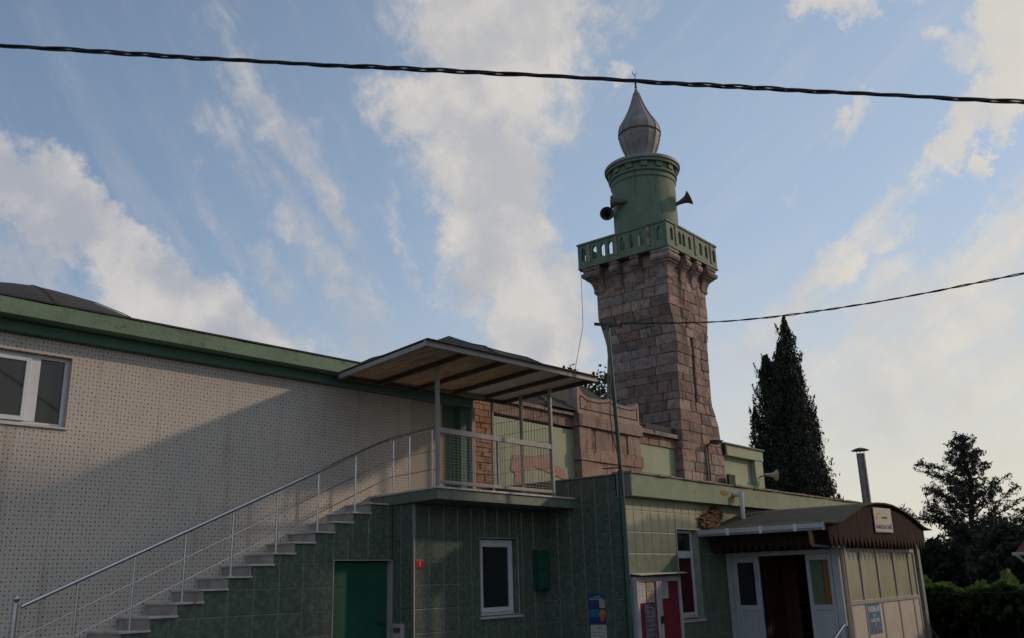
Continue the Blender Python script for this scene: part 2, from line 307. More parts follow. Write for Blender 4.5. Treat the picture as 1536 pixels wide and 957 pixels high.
# ------------------------------------------------------------------ builders
ORI = {}
class G:
    def __init__(s): s.v = []; s.f = []
    def add(s, vs, fs):
        b = len(s.v); s.v += [tuple(v) for v in vs]; s.f += [tuple(b+i for i in f) for f in fs]; return s
    def box(s, x0, x1, y0, y1, z0, z1):
        return s.add([(x0,y0,z0),(x1,y0,z0),(x1,y1,z0),(x0,y1,z0),(x0,y0,z1),(x1,y0,z1),(x1,y1,z1),(x0,y1,z1)],
                     [(0,3,2,1),(4,5,6,7),(0,1,5,4),(1,2,6,5),(2,3,7,6),(3,0,4,7)])
    def hexa(s, p): # 8 points: bottom 4 ccw, top 4 ccw
        return s.add(p, [(0,3,2,1),(4,5,6,7),(0,1,5,4),(1,2,6,5),(2,3,7,6),(3,0,4,7)])
    def bar(s, a, b, w, h, up=(0,0,1)):
        a, b = Vector(a), Vector(b); d = (b-a).normalized(); u = Vector(up)
        sd = d.cross(u)
        if sd.length < 1e-4: u = Vector((0,1,0)); sd = d.cross(u)
        sd.normalize(); uu = sd.cross(d).normalized(); sd *= w/2; uu *= h/2
        return s.hexa([a-sd-uu, b-sd-uu, b+sd-uu, a+sd-uu, a-sd+uu, b-sd+uu, b+sd+uu, a+sd+uu])
    def tube(s, pts, r, n=8, caps=True):
        pts = [Vector(p) for p in pts]; rs = r if isinstance(r, (list, tuple)) else [r]*len(pts)
        base = len(s.v); prev = None
        for i, p in enumerate(pts):
            d = (pts[min(i+1, len(pts)-1)]-pts[max(i-1, 0)]).normalized()
            if prev is None:
                a = d.cross(Vector((0,0,1)));  a = a if a.length > .05 else d.cross(Vector((0,1,0)))
            else: a = prev-d*prev.dot(d)
            a.normalize(); b = d.cross(a); prev = a
            for k in range(n):
                t = 2*math.pi*k/n; s.v.append(tuple(p+(a*math.cos(t)+b*math.sin(t))*rs[i]))
        for i in range(len(pts)-1):
            for k in range(n):
                k2 = (k+1) % n; s.f.append((base+i*n+k, base+i*n+k2, base+(i+1)*n+k2, base+(i+1)*n+k))
        if caps:
            s.f.append(tuple(base+k for k in range(n))[::-1]); s.f.append(tuple(base+(len(pts)-1)*n+k for k in range(n)))
        return s
    def lathe(s, cx, cy, prof, n=32, ph=0.):
        base = len(s.v)
        for r, z in prof:
            for k in range(n):
                t = 2*math.pi*k/n+ph; s.v.append((cx+r*math.cos(t), cy+r*math.sin(t), z))
        for i in range(len(prof)-1):
            for k in range(n):
                k2 = (k+1) % n; s.f.append((base+i*n+k, base+i*n+k2, base+(i+1)*n+k2, base+(i+1)*n+k))
        s.f.append(tuple(base+k for k in range(n))[::-1]); s.f.append(tuple(base+(len(prof)-1)*n+k for k in range(n)))
        return s
    def lathe_dir(s, o, d, prof, n=20):   # prof (r, t) along direction d
        d = Vector(d).normalized(); o = Vector(o); a = d.cross(Vector((0,0,1))); a = a if a.length > .05 else d.cross(Vector((0,1,0))); a.normalize(); b = d.cross(a)
        base = len(s.v)
        for r, t in prof:
            for k in range(n):
                q = 2*math.pi*k/n; s.v.append(tuple(o+d*t+(a*math.cos(q)+b*math.sin(q))*r))
        for i in range(len(prof)-1):
            for k in range(n):
                k2 = (k+1) % n; s.f.append((base+i*n+k, base+i*n+k2, base+(i+1)*n+k2, base+(i+1)*n+k))
        s.f.append(tuple(base+k for k in range(n))[::-1])
        return s
    def prism(s, pts, ax, a, b):   # polygon extruded along axis ax ('x','y','z') from a to b; pts 2D in the other two axes in order
        def mk(p, t):
            return {'x': (t, p[0], p[1]), 'y': (p[0], t, p[1]), 'z': (p[0], p[1], t)}[ax]
        n = len(pts); base = len(s.v)
        s.v += [mk(p, a) for p in pts]+[mk(p, b) for p in pts]
        s.f.append(tuple(base+i for i in range(n))); s.f.append(tuple(base+n+i for i in range(n))[::-1])
        for i in range(n):
            j = (i+1) % n; s.f.append((base+i, base+n+i, base+n+j, base+j))
        return s
    def build(s, name, m, parent=None, smooth=False, bevel=0., loc=None):
        o0 = Vector(loc) if loc is not None else (ORI.get(root_of(parent), Vector((0,0,0))) if parent else Vector((0,0,0)))
        me = bpy.data.meshes.new(name); me.from_pydata([tuple(Vector(v)-o0) for v in s.v], [], s.f); me.validate(); me.materials.append(m if not isinstance(m, str) else M[m])
        import bmesh
        bm = bmesh.new(); bm.from_mesh(me); bmesh.ops.recalc_face_normals(bm, faces=bm.faces); bm.to_mesh(me); bm.free()
        if smooth:
            for p in me.polygons: p.use_smooth = True
            me.set_sharp_from_angle(angle=R(38))
        o = bpy.data.objects.new(name, me); col.objects.link(o)
        if parent is not None: o.parent = parent
        elif loc is not None: o.location = loc
        if bevel:
            b = o.modifiers.new('bevel', 'BEVEL'); b.width = bevel; b.segments = 2; b.limit_method = 'ANGLE'; b.angle_limit = R(50)
        return o
def root_of(o):
    while o.parent: o = o.parent
    return o.name
def thing(name, label, cat, loc, group=None):
    o = bpy.data.objects.new(name, None); col.objects.link(o); o.location = loc; o.empty_display_size = .3
    o['label'] = label; o['category'] = cat
    if group: o['group'] = group
    ORI[o.name] = Vector(loc); return o
def tag(o, label, cat, group=None):
    o['label'] = label; o['category'] = cat
    if group: o['group'] = group
    return o
def struct(o, kind='structure'): o['kind'] = kind; return o
def piece(name, me, parent, loc, scale=(1,1,1), rot=None):
    o = bpy.data.objects.new(name, me); col.objects.link(o); o.parent = parent
    o.location = Vector(loc)-ORI[root_of(parent)]; o.scale = scale
    if rot: o.rotation_euler = rot
    return o
def text(name, s, parent, size, m, origin, right, up=(0,0,1), align='CENTER', depth=.002, bold=0., sx=1.):
    cu = bpy.data.curves.new(name, 'FONT'); cu.body = s; cu.size = size; cu.align_x = align; cu.align_y = 'CENTER'; cu.extrude = depth; cu.offset = bold; cu.resolution_u = 2
    tmp = bpy.data.objects.new('tmp', cu); col.objects.link(tmp)
    me = bpy.data.meshes.new_from_object(tmp.evaluated_get(bpy.context.evaluated_depsgraph_get())); bpy.data.objects.remove(tmp); bpy.data.curves.remove(cu)
    r = Vector(right).normalized(); u = Vector(up).normalized(); n = r.cross(u)
    o0 = ORI[root_of(parent)]
    for v in me.vertices: v.co = Vector(origin)+r*v.co.x*sx+u*v.co.y+n*v.co.z-o0
    me.materials.clear(); me.materials.append(M[m])
    o = bpy.data.objects.new(name, me); col.objects.link(o); o.parent = parent
    return o

# shared tile mesh: unit square in (u, z), front at -1 in depth, chamfered edge
def tile_mesh(axis, m):
    e = .035; t = .006
    vs = [(0,0,0),(1,0,0),(1,0,1),(0,0,1),(e,-t,e*.8),(1-e,-t,e*.8),(1-e,-t,1-e*.8),(e,-t,1-e*.8)]
    if axis == 'x': vs = [(y, -x, z) for x, y, z in vs]       # facing -X, u runs along -Y
    me = bpy.data.meshes.new('tile'); me.from_pydata(vs, [], [(4,5,6,7),(0,1,5,4),(1,2,6,5),(2,3,7,6),(3,0,4,7)]); me.materials.append(m); me.validate(); return me
def rect_sub(r, h):
    u0,u1,z0,z1 = r; a0,a1,b0,b1 = h
    if a1 <= u0 or a0 >= u1 or b1 <= z0 or b0 >= z1: return [r]
    out = []
    if a0 > u0: out.append((u0, a0, z0, z1))
    if a1 < u1: out.append((a1, u1, z0, z1))
    c0, c1 = max(u0, a0), min(u1, a1)
    if b0 > z0: out.append((c0, c1, z0, b0))
    if b1 < z1: out.append((c0, c1, b1, z1))
    return [q for q in out if q[1]-q[0] > .03 and q[3]-q[2] > .03]
def tile_wall(parent, axis, plane, u0, u1, z0, z1, tw, th, uo, zo, holes=(), pick=None, g=.008):
    mats = {}
    nu0 = math.floor((u0-uo)/tw); nz0 = math.floor((z0-zo)/th); n = 0
    i = nu0
    while uo+i*tw < u1-1e-6:
        j = nz0
        while zo+j*th < z1-1e-6:
            a = [(max(u0, uo+i*tw), min(u1, uo+(i+1)*tw), max(z0, zo+j*th), min(z1, zo+(j+1)*th))]
            for h in holes: a = [q for r_ in a for q in rect_sub(r_, h)]
            for (p0, p1, q0, q1) in a:
                if p1-p0 < .03 or q1-q0 < .03: continue
                mk = pick((p0+p1)/2, (q0+q1)/2) if pick else 'tile'
                if mk not in mats: mats[mk] = tile_mesh(axis, M[mk])
                w, h = p1-p0-g, q1-q0-g
                if axis == 'y': piece('tile', mats[mk], parent, (p0+g/2, plane, q0+g/2), (w, 1, h))
                else: piece('tile', mats[mk], parent, (plane, p1-g/2, q0+g/2), (1, w, h))
                n += 1
            j += 1
        i += 1
    return n
exec_parts = []

# ================================================================== SETTING
g = G(); n = 24
g.add([(-900,-900,GZ),(1600,-900,GZ),(1600,1600,GZ),(-900,1600,GZ)], [(0,1,2,3)])
struct(g.build('ground', 'ground'))

def wall_holes(g, axis, plane, th, u0, u1, z0, z1, holes):
    rs = [(u0, u1, z0, z1)]
    for h in holes: rs = [q for r_ in rs for q in rect_sub(r_, h)]
    for a, b, c, d in rs:
        if axis == 'y': g.box(a, b, plane, plane+th, c, d)
        else: g.box(plane, plane+th, a, b, c, d)
    return g

# ================================================================== LEFT BUILDING with the dotted cladding
# its front runs 3 degrees off the X axis; local frame: u along the front, w into the building
AO = Vector((6.2, 12.29, 0)); AA = R(-3.)
ua = Vector((math.cos(AA), math.sin(AA), 0)); wa = Vector((-math.sin(AA), math.cos(AA), 0))
hall = thing('prayer_hall', 'long hall with beige dotted cladding, green cornice and a low dark dome on its roof', 'building', (AO.x, AO.y, GZ))
hall.rotation_euler = (0, 0, AA)
ORI[hall.name] = Vector((0, 0, GZ))     # parts are written in (u, w, z)
U0, U1 = -7.0, 7.2                       # wall ends
WX0, WX1, WZ0, WZ1 = -2.3, -.55, 2.17, 3.13
g = wall_holes(G(), 'y', 0., .22, U0, 5.65, GZ, 3.34, [(WX0, WX1, WZ0, WZ1)]); g.build('dotted_wall', 'dotted', hall)
G().box(5.65, 6.46, .012, .22, GZ, 3.34).build('plain_panel', 'beige', hall)
G().box(6.46, 6.6, .10, .3, GZ, 3.34).build('recess_strip', 'wood_brown', hall)
G().box(6.6, 6.92, .16, .4, GZ, 3.34).build('recess_panel', 'band_dark', hall)
G().box(6.92, U1, -.03, .4, GZ, 3.33).build('corner_pilaster', 'band_dark', hall, bevel=.01)
G().box(U1-.03, U1+.06, -.09, -.03, 1.4, 3.34).build('downpipe', 'paint_grey', hall)
G().box(U0, U1, .5, 8., GZ, 3.5).build('rear_body', 'dark', hall)
G().box(U0, U1-.02, -.13, .22, 3.345, 3.50).build('lower_cornice', 'band_dark', hall, bevel=.015)
g = G(); g.prism([(-.13,3.50),(-.13,3.52),(-.3,3.56),(-.3,3.6),(.3,3.6),(.3,3.50)], 'x', U0, U1-.02); g.build('cornice_cove', 'band_dark', hall)
g = G(); m_ = 60
random.seed(3)
zt = [3.71+random.uniform(-.008, .008) for _ in range(m_+1)]
for i in range(m_):
    a = U0+(U1+.05-U0)*i/m_; b = U0+(U1+.05-U0)*(i+1)/m_
    g.hexa([(a,-.39,3.50),(b,-.39,3.50),(b,.2,3.50),(a,.2,3.50),(a,-.39,zt[i]),(b,-.39,zt[i+1]),(b,.2,zt[i+1]),(a,.2,zt[i])])
g.build('roof_fascia', 'band_green', hall)
G().box(U0, U1+.05, -.405, 8., 3.722, 3.745).build('roof_edge_felt', 'roof_dark', hall)
# window
win = G(); fr = .05
def frame(g, x0, x1, z0, z1, y0, y1, w):
    g.box(x0, x0+w, y0, y1, z0, z1); g.box(x1-w, x1, y0, y1, z0, z1); g.box(x0+w, x1-w, y0, y1, z0, z0+w); g.box(x0+w, x1-w, y0, y1, z1-w, z1); return g
W_ = frame(G(), WX0+.0, WX1-.0, WZ0+.0, WZ1-.0, .10, .17, .05)
W_.box(-1.09, -.92, .095, .172, WZ0+.05, WZ1-.05)
wn = W_.build('window', 'pvc', hall, bevel=.004)
s_ = frame(G(), -2.25, -1.05, WZ0+.05, WZ1-.05, .075, .13, .06); s_.build('sash', 'pvc', wn, bevel=.004)
G().box(-2.19, -1.11, .10, .11, WZ0+.11, WZ1-.11).build('pane', 'glass', wn)
G().box(-.92, -.60, .13, .14, WZ0+.05, WZ1-.05).build('pane', 'glass', wn)
G().box(WX0-.03, WX1+.03, -.035, .10, WZ0-.03, WZ0).build('sill', 'marble', wn)
G().box(WX0-.1, WX1+.1, .3, .36, WZ0-.1, WZ1+.1).build('room_shade', 'dark', wn)
# low dome
def facet_dome(cx, cy, prof, n, ph, name, m, parent):
    g = G().lathe(cx, cy, prof, n, ph); return g.build(name, m, parent)
dc = (Vector((6.6, 16.9, 0))-AO); du, dw = dc.dot(ua), dc.dot(wa)
dm = facet_dome(du, dw, [(3.9,3.75),(3.45,4.02),(2.9,4.36),(2.3,4.70),(1.7,4.97),(1.1,5.18),(.5,5.30),(.02,5.33)], 32, .2, 'dome', 'roof_dark', hall)
g = G()
for k in range(10):
    t = .2+2*math.pi*k/10
    g.tube([(du+r_*math.cos(t), dw+r_*math.sin(t), z+.012) for r_, z in [(3.9,3.75),(3.45,4.02),(2.9,4.36),(2.3,4.70),(1.7,4.97),(1.1,5.18),(.5,5.30)]], .008, 4)
g.build('seam', 'roof_dark', dm)

# ================================================================== STAIRS
RUN, RISE, NX, NZ0 = .379, .1633, 6.2, -.46
st = thing('outside_staircase', 'marble-treaded outside stairs with green tiled side climbing along the dotted wall', 'staircase', (7.5, 11.5, GZ))
YS = 11.5
steps = [(NX+RUN*i, NZ0+RISE*i) for i in range(-7, 12)]
poly = [(steps[0][0]+.05, GZ)]
for i, (x, z) in enumerate(steps):
    x += .05; zt_ = z-.031
    poly.append((x, zt_)); poly.append(((steps[i+1][0]+.05) if i+1 < len(steps) else 10.93, zt_))
poly += [(10.93, GZ), (10.925, GZ), (10.925, .40), (9.66, .40), (9.66, GZ)]
P2 = []
for p in poly:
    if not P2 or (abs(p[0]-P2[-1][0]) > 1e-6 or abs(p[1]-P2[-1][1]) > 1e-6): P2.append(p)
# body built as vertical slices, door opening left free
g = G()
for i, (x, z) in enumerate(steps):
    a = x+.05; b = steps[i+1][0]+.05 if i+1 < len(steps) else 10.925
    zt_ = z-.031
    segs_ = [(a, b, GZ)]
    if b > 9.66: segs_ = ([(a, 9.66, GZ)] if a < 9.66 else [])+[(max(a, 9.66), b, .41)]
    for p, q_, zb in segs_: g.box(p, q_, YS+.006, 12.34, zb, zt_)
g.build('tiled_core', 'grout_shaded', st)
hol = [(9.645, 10.93, GZ, .415)]
for i, (x, z) in enumerate(steps):
    a = x+.05; b = steps[i+1][0]+.05 if i+1 < len(steps) else 11.
    hol.append((a, b, z-.033, 3.))
hol.append((2., steps[0][0]+.05, GZ, 3.))
tile_wall(st, 'y', YS+.006, max(steps[0][0]+.05, 5.2), 10.92, GZ, 1.5, .435, .355, .37, .01, hol)
random.seed(11)
for i, (x, z) in enumerate(steps):
    d = random.uniform(-.006, .006)
    G().box(x+d, x+.43+d, YS-.045+d, 12.3, z-.03, z).build('tread', 'marble', st, bevel=.006)
    G().box(x+.035, x+.05, YS+.004, 12.3, z-RISE, z-.031).build('riser', 'riser', st)
# green metal door under the stairs
G().box(9.70, 10.90, 11.60, 11.64, GZ, .38).build('door_leaf', 'door_green', st)
for z_ in (-1.2, .1): G().box(9.70, 9.83, 11.585, 11.60, z_, z_+.05).build('hinge', 'pole_green', st)
G().box(10.70, 10.86, 11.58, 11.60, -.62, -.56).build('hasp', 'black', st)
for z_ in (-.85, .02): G().box(9.86, 10.80, 11.592, 11.60, z_-.012, z_+.012).build('door_rib', 'door_green', st)
dr = frame(G(), 9.655, 10.925, GZ, .415, 11.488, 11.61, .014).build('door_trim', 'alu', st)
G().box(9.67, 10.915, 11.64, 11.9, GZ, .40).build('door_backing', 'dark', st)
G().lathe_dir((9.80, 11.60, -.95), (0,-1,0), [(.018,0),(.018,.03),(.035,.04),(.035,.06),(.01,.075)], 12).build('door_knob', 'horn_cream', st, smooth=True)

hr = thing('stair_handrail', 'stainless steel handrail with two thin wires running up the outside stairs', 'handrail', (4.97, 11.6, GZ))
def railz(x): return -.12+.435*(x-5.02)
YR = 11.6
posts = [5.69, 6.41, 7.13, 7.87, 8.63, 9.4, 10.17]
G().tube([(4.97,YR,-1.2),(4.97,YR,-.07)], .032, 12).lathe(4.97, YR, [(.01,-.07),(.035,-.05),(.042,-.02),(.03,.01),(.005,.025)], 12).build('newel_post', 'steel', hr, smooth=True)
for x in posts:
    zb = NZ0+RISE*math.floor((x-NX)/RUN) if x > NX else NZ0+RISE*math.floor((x-NX)/RUN)
    p = G().tube([(x,YR,zb),(x,YR,railz(x)-.03)], .016, 10).build('post', 'steel', hr, smooth=True)
    G().lathe(x, YR, [(.034,zb+.001),(.034,zb+.012),(.018,zb+.022)], 12).build('base_flange', 'steel', p, smooth=True)
lp = [(10.93,11.5),(10.85,11.02),(10.74,10.38)]
for x, y in lp: G().tube([(x,y,1.50),(x,y,2.44)], .016, 10).build('post', 'steel', hr, smooth=True)
END = (10.74, 10.25)
G().tube([(5.03,YR,railz(5.03)),(10.75,YR,railz(10.75)),(10.90,11.56,2.44),(END[0],END[1],2.47)], .027, 12).build('top_rail', 'steel', hr, smooth=True)
for dz in (.36, .66):
    G().tube([(5.0,YR,railz(5.0)-dz),(10.80,YR,railz(10.80)-dz),(10.92,11.5,2.45-dz),(END[0],END[1],2.46-dz)], .008, 6).build('middle_rail', 'steel', hr, smooth=True)

# ================================================================== GREEN TILED BUILDING (under the landing and to its right)
lo = thing('green_tiled_building', 'low building faced in green tiles under the landing, pale green roof fascia', 'building', (14.43, 9.1, GZ))
XD, YB, YC = 14.43, 11.0, 9.1
BW = (12.59, 13.65, -.57, .77); CW = (16.30, 17.16, -.80, .91)
wall_holes(G(), 'y', YB+.006, .25, 10.938, XD, GZ, 1.33, [BW]).build('wall', 'grout_shaded', lo)
G().box(10.936, 11.1, YB+.26, 11.5, GZ, 1.33).build('wall', 'grout_shaded', lo)
wall_holes(G(), 'y', YC+.006, .25, XD+.006, 27.5, GZ, 1.47, [CW, (19.0,22.9,GZ,.3)]).build('wall', 'grout', lo)
G().box(XD+.006, XD+.25, YC+.26, 12.7, GZ, 1.85).build('wall', 'grout_shaded', lo)
G().box(11.2, XD, 11.6, 12.4, GZ, 1.3).build('inner_core', 'dark', lo)
G().box(14.75, 27.4, 9.75, 12.6, GZ, 1.8).build('inner_core', 'dark', lo)
tile_wall(lo, 'y', YB+.006, 10.95, XD-.01, -1.55, 1.31, .357, .38, 10.93, 0., [BW, (10.9, 10.96, -2, 2)])
tile_wall(lo, 'x', XD+.006, YC+.02, YB, -1.55, 1.45, .30, .39, YC+.02, .04, [])
tile_wall(lo, 'x', XD+.006, YC+.02, 12.4, 1.45, 1.85, .30, .39, YC+.02, .04, [(11.0, 12.7, 1.2, 1.49), (8.9, 9.25, 1.4, 2)])
tile_wall(lo, 'x', 10.936, YB+.02, 11.49, -1.55, 1.31, .3, .38, YB, 0., [])
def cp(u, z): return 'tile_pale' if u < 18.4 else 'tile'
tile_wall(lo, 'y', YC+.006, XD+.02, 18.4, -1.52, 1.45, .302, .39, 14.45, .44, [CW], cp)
G().box(10.925, 10.95, YB-.012, YB+.004, GZ, 1.32).build('corner_strip', 'alu', lo)
G().box(XD-.008, XD+.016, YC-.012, YC+.004, GZ, 1.45).build('corner_strip', 'alu', lo)
# landing slab with marble edge
def sl(g, o, z0, z1):
    return g.prism([(10.66-o,10.2-o),(XD,10.2-o),(XD,12.5),(10.93,12.5),(10.90-o,11.5)], 'z', z0, z1)
sl(G(), 0, 1.315, 1.475).build('landing_slab', 'slab_green', lo)
sl(G(), .03, 1.477, 1.51).build('landing_marble', 'marble', lo, bevel=.005)
# roof fascia
g = G(); m_ = 40; random.seed(5)
g.box(XD, 27.5, 8.9, YC+.002, 1.452, 1.862); g.build('roof_fascia', 'fascia_green', lo, bevel=.006)
G().box(XD-.012, XD-.007, 8.9, 9.22, 1.452, 1.862).build('fascia_end', 'paint_grey', lo)
g = G(); prev = 0
for i in range(m_):
    a = XD-.03+(27.5-XD)*i/m_; b = XD-.03+(27.5-XD)*(i+1)/m_; j = random.uniform(-.012, .012); k = random.uniform(0, .014)
    g.box(a, b-.002, 8.865+j, 9.3, 1.866, 1.893+k)
g.build('roof_edge_strip', 'coping', lo)
G().box(XD-.02, XD+.3, 9.3, 12.7, 1.856, 1.88).build('parapet_cap', 'coping', lo)
G().box(XD+.02, 27.4, 9.2, 12.9, 1.80, 1.86).build('roof_deck', 'roof_dark', lo)
random.seed(8)
def splat(x, z, y, rx, rz, name, m, n=14, axis='y'):
    pts = []
    for k in range(n):
        t = 2*math.pi*k/n; r_ = random.uniform(.55, 1.1); pts.append((x+rx*r_*math.cos(t), z+rz*r_*math.sin(t)))
    return G().prism(pts, axis, y, y+.004).build(name, m, lo)
splat(18.15, 1.70, 8.893, .22, .07, 'rust_stain', 'rust'); splat(18.55, 1.62, 8.893, .10, .14, 'rust_stain', 'rust')
# cream band over the upper tiles of the right wall is mixed into their material
# window in the recessed wall
def window(parent, axis_y, x0, x1, z0, z1, name='window'):
    pass
w = frame(G(), 12.62, 13.62, -.555, .755, YB+.10, YB+.17, .045).build('window', 'pvc', lo, bevel=.004)
frame(G(), 12.66, 13.57, -.51, .71, YB+.075, YB+.14, .085).build('sash', 'pvc', w, bevel=.006)
G().box(12.745, 13.485, YB+.11, YB+.12, -.43, .63).build('pane', 'glass', w)
G().box(12.55, 13.72, YB-.05, YB+.10, -.615, -.575).build('sill', 'marble', w, bevel=.006)
g = frame(G(), 12.575, 13.665, -.56, .785, YB-.008, YB+.004, .014); g.build('reveal_trim', 'alu', w)
G().box(12.5, 13.8, YB+.3, YB+.34, -.7, .9).build('room_shade', 'dark', w)
# window in the right wall, red curtain below the transom
w = frame(G(), 16.32, 17.145, -.78, .90, YC+.12, YC+.19, .05).build('window', 'pvc', lo, bevel=.004)
G().box(16.37, 17.10, YC+.115, YC+.195, .42, .50).build('transom', 'pvc', w, bevel=.004)
frame(G(), 16.37, 17.10, -.735, .42, YC+.10, YC+.16, .06).build('sash', 'pvc', w, bevel=.004)
G().box(16.37, 17.10, YC+.15, YC+.16, .50, .85).build('pane', 'glass', w)
g = G(); 
for i in range(36):
    a = 16.40+i*.019; g.box(a, a+.021, YC+.142+.010*math.sin(i*1.1), YC+.165, -.68, .37)
g.build('curtain', 'curtain_red', w)
g = frame(G(), 16.285, 17.175, -.815, .925, YC-.008, YC+.004, .014); g.build('reveal_trim', 'alu', w)
G().box(16.28, 17.2, YC-.03, YC+.1, -.85, -.802).build('sill', 'marble', w)
G().box(16.2, 17.3, YC+.3, YC+.34, -.9, 1.).build('room_shade', 'dark', w)
# foam plug under the fascia
random.seed(4)
import bmesh
def lump(name, m, parent, c, s, sub=3, amp=.35, sc=2.2, flat=None):
    bm = bmesh.new(); bmesh.ops.create_icosphere(bm, subdivisions=sub, radius=1)
    for v in bm.verts:
        nn = 1+amp*mnoise.noise(v.co*sc+Vector(c)); v.co = Vector((v.co.x*s[0]*nn, v.co.y*s[1]*nn, v.co.z*s[2]*nn))+Vector(c)-ORI[root_of(parent)]
    me = bpy.data.meshes.new(name); bm.to_mesh(me); bm.free(); me.materials.append(M[m])
    o = bpy.data.objects.new(name, me); col.objects.link(o); o.parent = parent; return o
lump('foam_plug', 'foam', lo, (17.72, 9.07, 1.10), (.42, .05, .15), 4, .7, 4)
lump('foam_plug', 'foam', lo, (18.02, 9.07, 1.27), (.27, .045, .12), 4, .7, 4)
# drain pipe
dp = G().tube([(18.62,8.95,1.68),(18.62,8.72,1.68)], .045, 12).tube([(18.62,8.74,1.71),(18.62,8.74,1.02)], .045, 12).build('drain_pipe', 'pvc', lo, smooth=True)
G().tube([(18.62,8.74,1.60),(18.62,8.74,1.735)], .054, 12).build('pipe_elbow', 'pvc', dp, smooth=True)

# small things on the tiled building
npl = thing('house_number_plate', 'small red enamel plate with a white 1 on the green tiled corner', 'number plate', (11.06, YB, .33))
G().box(10.965, 11.165, YB-.014, YB-.003, .265, .395).build('plate', 'plate_red', npl, bevel=.004)
text('numeral', '1', npl, .11, 'ink_white', (11.065, YB-.015, .33), (1,0,0))
mb = thing('meter_box', 'dark green metal cabinet hung in the corner right of the ground-floor window', 'cabinet', (14.2, YB, -.15))
G().box(14.10, 14.405, YB-.16, YB-.008, -.16, .57).build('cabinet_body', 'pole_green', mb, bevel=.006)
G().box(14.125, 14.385, YB-.175, YB-.161, -.13, .54).build('cabinet_door', 'door_green', mb, bevel=.004)
G().box(14.15, 14.17, YB-.19, YB-.175, .17, .24).build('latch', 'black', mb)
mh = thing('wall_switch_box', 'rusty grey box on the wall right of the green stair door', 'switch box', (10.93, 11.3, -.62))
G().box(10.85, 10.929, 11.2, 11.42, -1.15, -.60).build('box', 'riser', mh, bevel=.01)
G().box(10.84, 10.85, 11.23, 11.38, -.74, -.66).build('socket', 'rust_steel', mh)

po = thing('cafe_poster', 'navy poster with a food picture above a white sheet on the dark tiled wall', 'poster', (XD, 9.8, -1.0))
def sheet(name, parent, m, x, y0, y1, z0, z1, th=.003): return G().box(x-th, x, y0, y1, z0, z1).build(name, m, parent)
bx = XD-.008
sheet('poster_sheet', po, 'poster_navy', bx, 9.62, 9.97, -.78, -.25)
sheet('picture', po, 'paper_buff', bx-.004, 9.62, 9.74, -.50, -.36)
g = G().lathe_dir((bx-.004, 9.68, -.60), (-1,0,0), [(.075,0),(.075,.002),(.0,.0025)], 20); g.build('picture', 'ink_orange', po)
g = G().lathe_dir((bx-.007, 9.685, -.68), (-1,0,0), [(.055,0),(.055,.002),(.0,.0025)], 20); g.build('picture', 'ink_red', po)
sheet('picture', po, 'poster_blue', bx-.004, 9.76, 9.96, -.66, -.52)
text('heading', 'DAHA İYİ', po, .032, 'ink_white', (bx-.005, 9.78, -.305), (0,-1,0))
text('heading', 'AFİYET OLSUN', po, .045, 'ink_white', (bx-.005, 9.80, -.345), (0,-1,0))
sheet('paper_sheet', po, 'paper', bx, 9.61, 9.96, -1.35, -.79)
text('heading', 'DUYURU', po, .03, 'ink', (bx-.004, 9.75, -.84), (0,-1,0))
for k in range(6): sheet('text_line', po, 'ink_blue', bx-.0035, 9.66, 9.91, -.925-k*.055, -.917-k*.055, .001)

nc = thing('notice_case', 'white two-door glazed notice case with papers on crimson felt', 'notice case', (15.2, 8.93, -1.6))
YN = 8.90
G().box(14.36, 15.97, YN+.03, YC-.008, -1.65, .02).build('case_body', 'pvc_dull', nc, bevel=.005)
for a, b in ((14.37, 15.13), (15.15, 15.96)):
    d = frame(G(), a, b, -1.62, .01, YN-.01, YN+.028, .075).build('case_door', 'pvc_dull', nc, bevel=.004)
    G().box(a+.076, b-.076, YN+.018, YN+.029, -1.54, -.066).build('felt_board', 'felt_red', d)
def npaper(m, x0, x1, z0, z1, lines=7, lm='ink', skew=0.):
    p = G().hexa([(x0+skew,YN+.008,z0),(x1+skew,YN+.008,z0),(x1+skew,YN+.016,z0),(x0+skew,YN+.016,z0),(x0,YN+.008,z1),(x1,YN+.008,z1),(x1,YN+.016,z1),(x0,YN+.016,z1)]).build('notice_paper', m, nc)
    g = G(); h = z1-z0
    random.seed(int(abs(x0*100)))
    for k in range(lines):
        z = z1-h*(.1+.8*k/lines); e = random.uniform(.72, .95); g.box(x0+.02, x0+(x1-x0)*e, YN+.0065, YN+.0078, z-.006, z)
    g.build('text_line', lm, p)
npaper('paper', 14.455, 14.69, -.43, -.075, 3, 'ink_blue'); npaper('paper_buff', 14.725, 14.99, -.425, -.07, 9)
npaper('paper', 15.235, 15.50, -.37, -.03, 9, 'ink_blue'); npaper('poster_dark', 14.62, 14.99, -1.02, -.45, 6, 'paper')
lk_ = G().tube([(15.14,YN-.02,-.70),(15.14,YN-.05,-.70)], .03, 10).box(15.11,15.17,YN-.05,YN-.02,-.80,-.72).build('padlock', 'black', nc)
# bent tin sheet over the case
g = G(); cn = [(14.40,YC-.01,.075),(14.36,8.78,.045),(15.05,8.72,.062),(15.95,8.74,.07),(16.45,YC-.01,.085)]
top = [(x, y, z+.012) for x, y, z in cn]
g.add(cn+top, [(0,1,2,3,4),(9,8,7,6,5)]+[(i,(i+1) % 5,5+(i+1) % 5,5+i) for i in range(5)])
tc_ = thing('tin_canopy', 'small bent sheet-metal canopy over the notice case', 'canopy', (15.3, YC, .08)); g.build('canopy_sheet', 'sign_white', tc_)

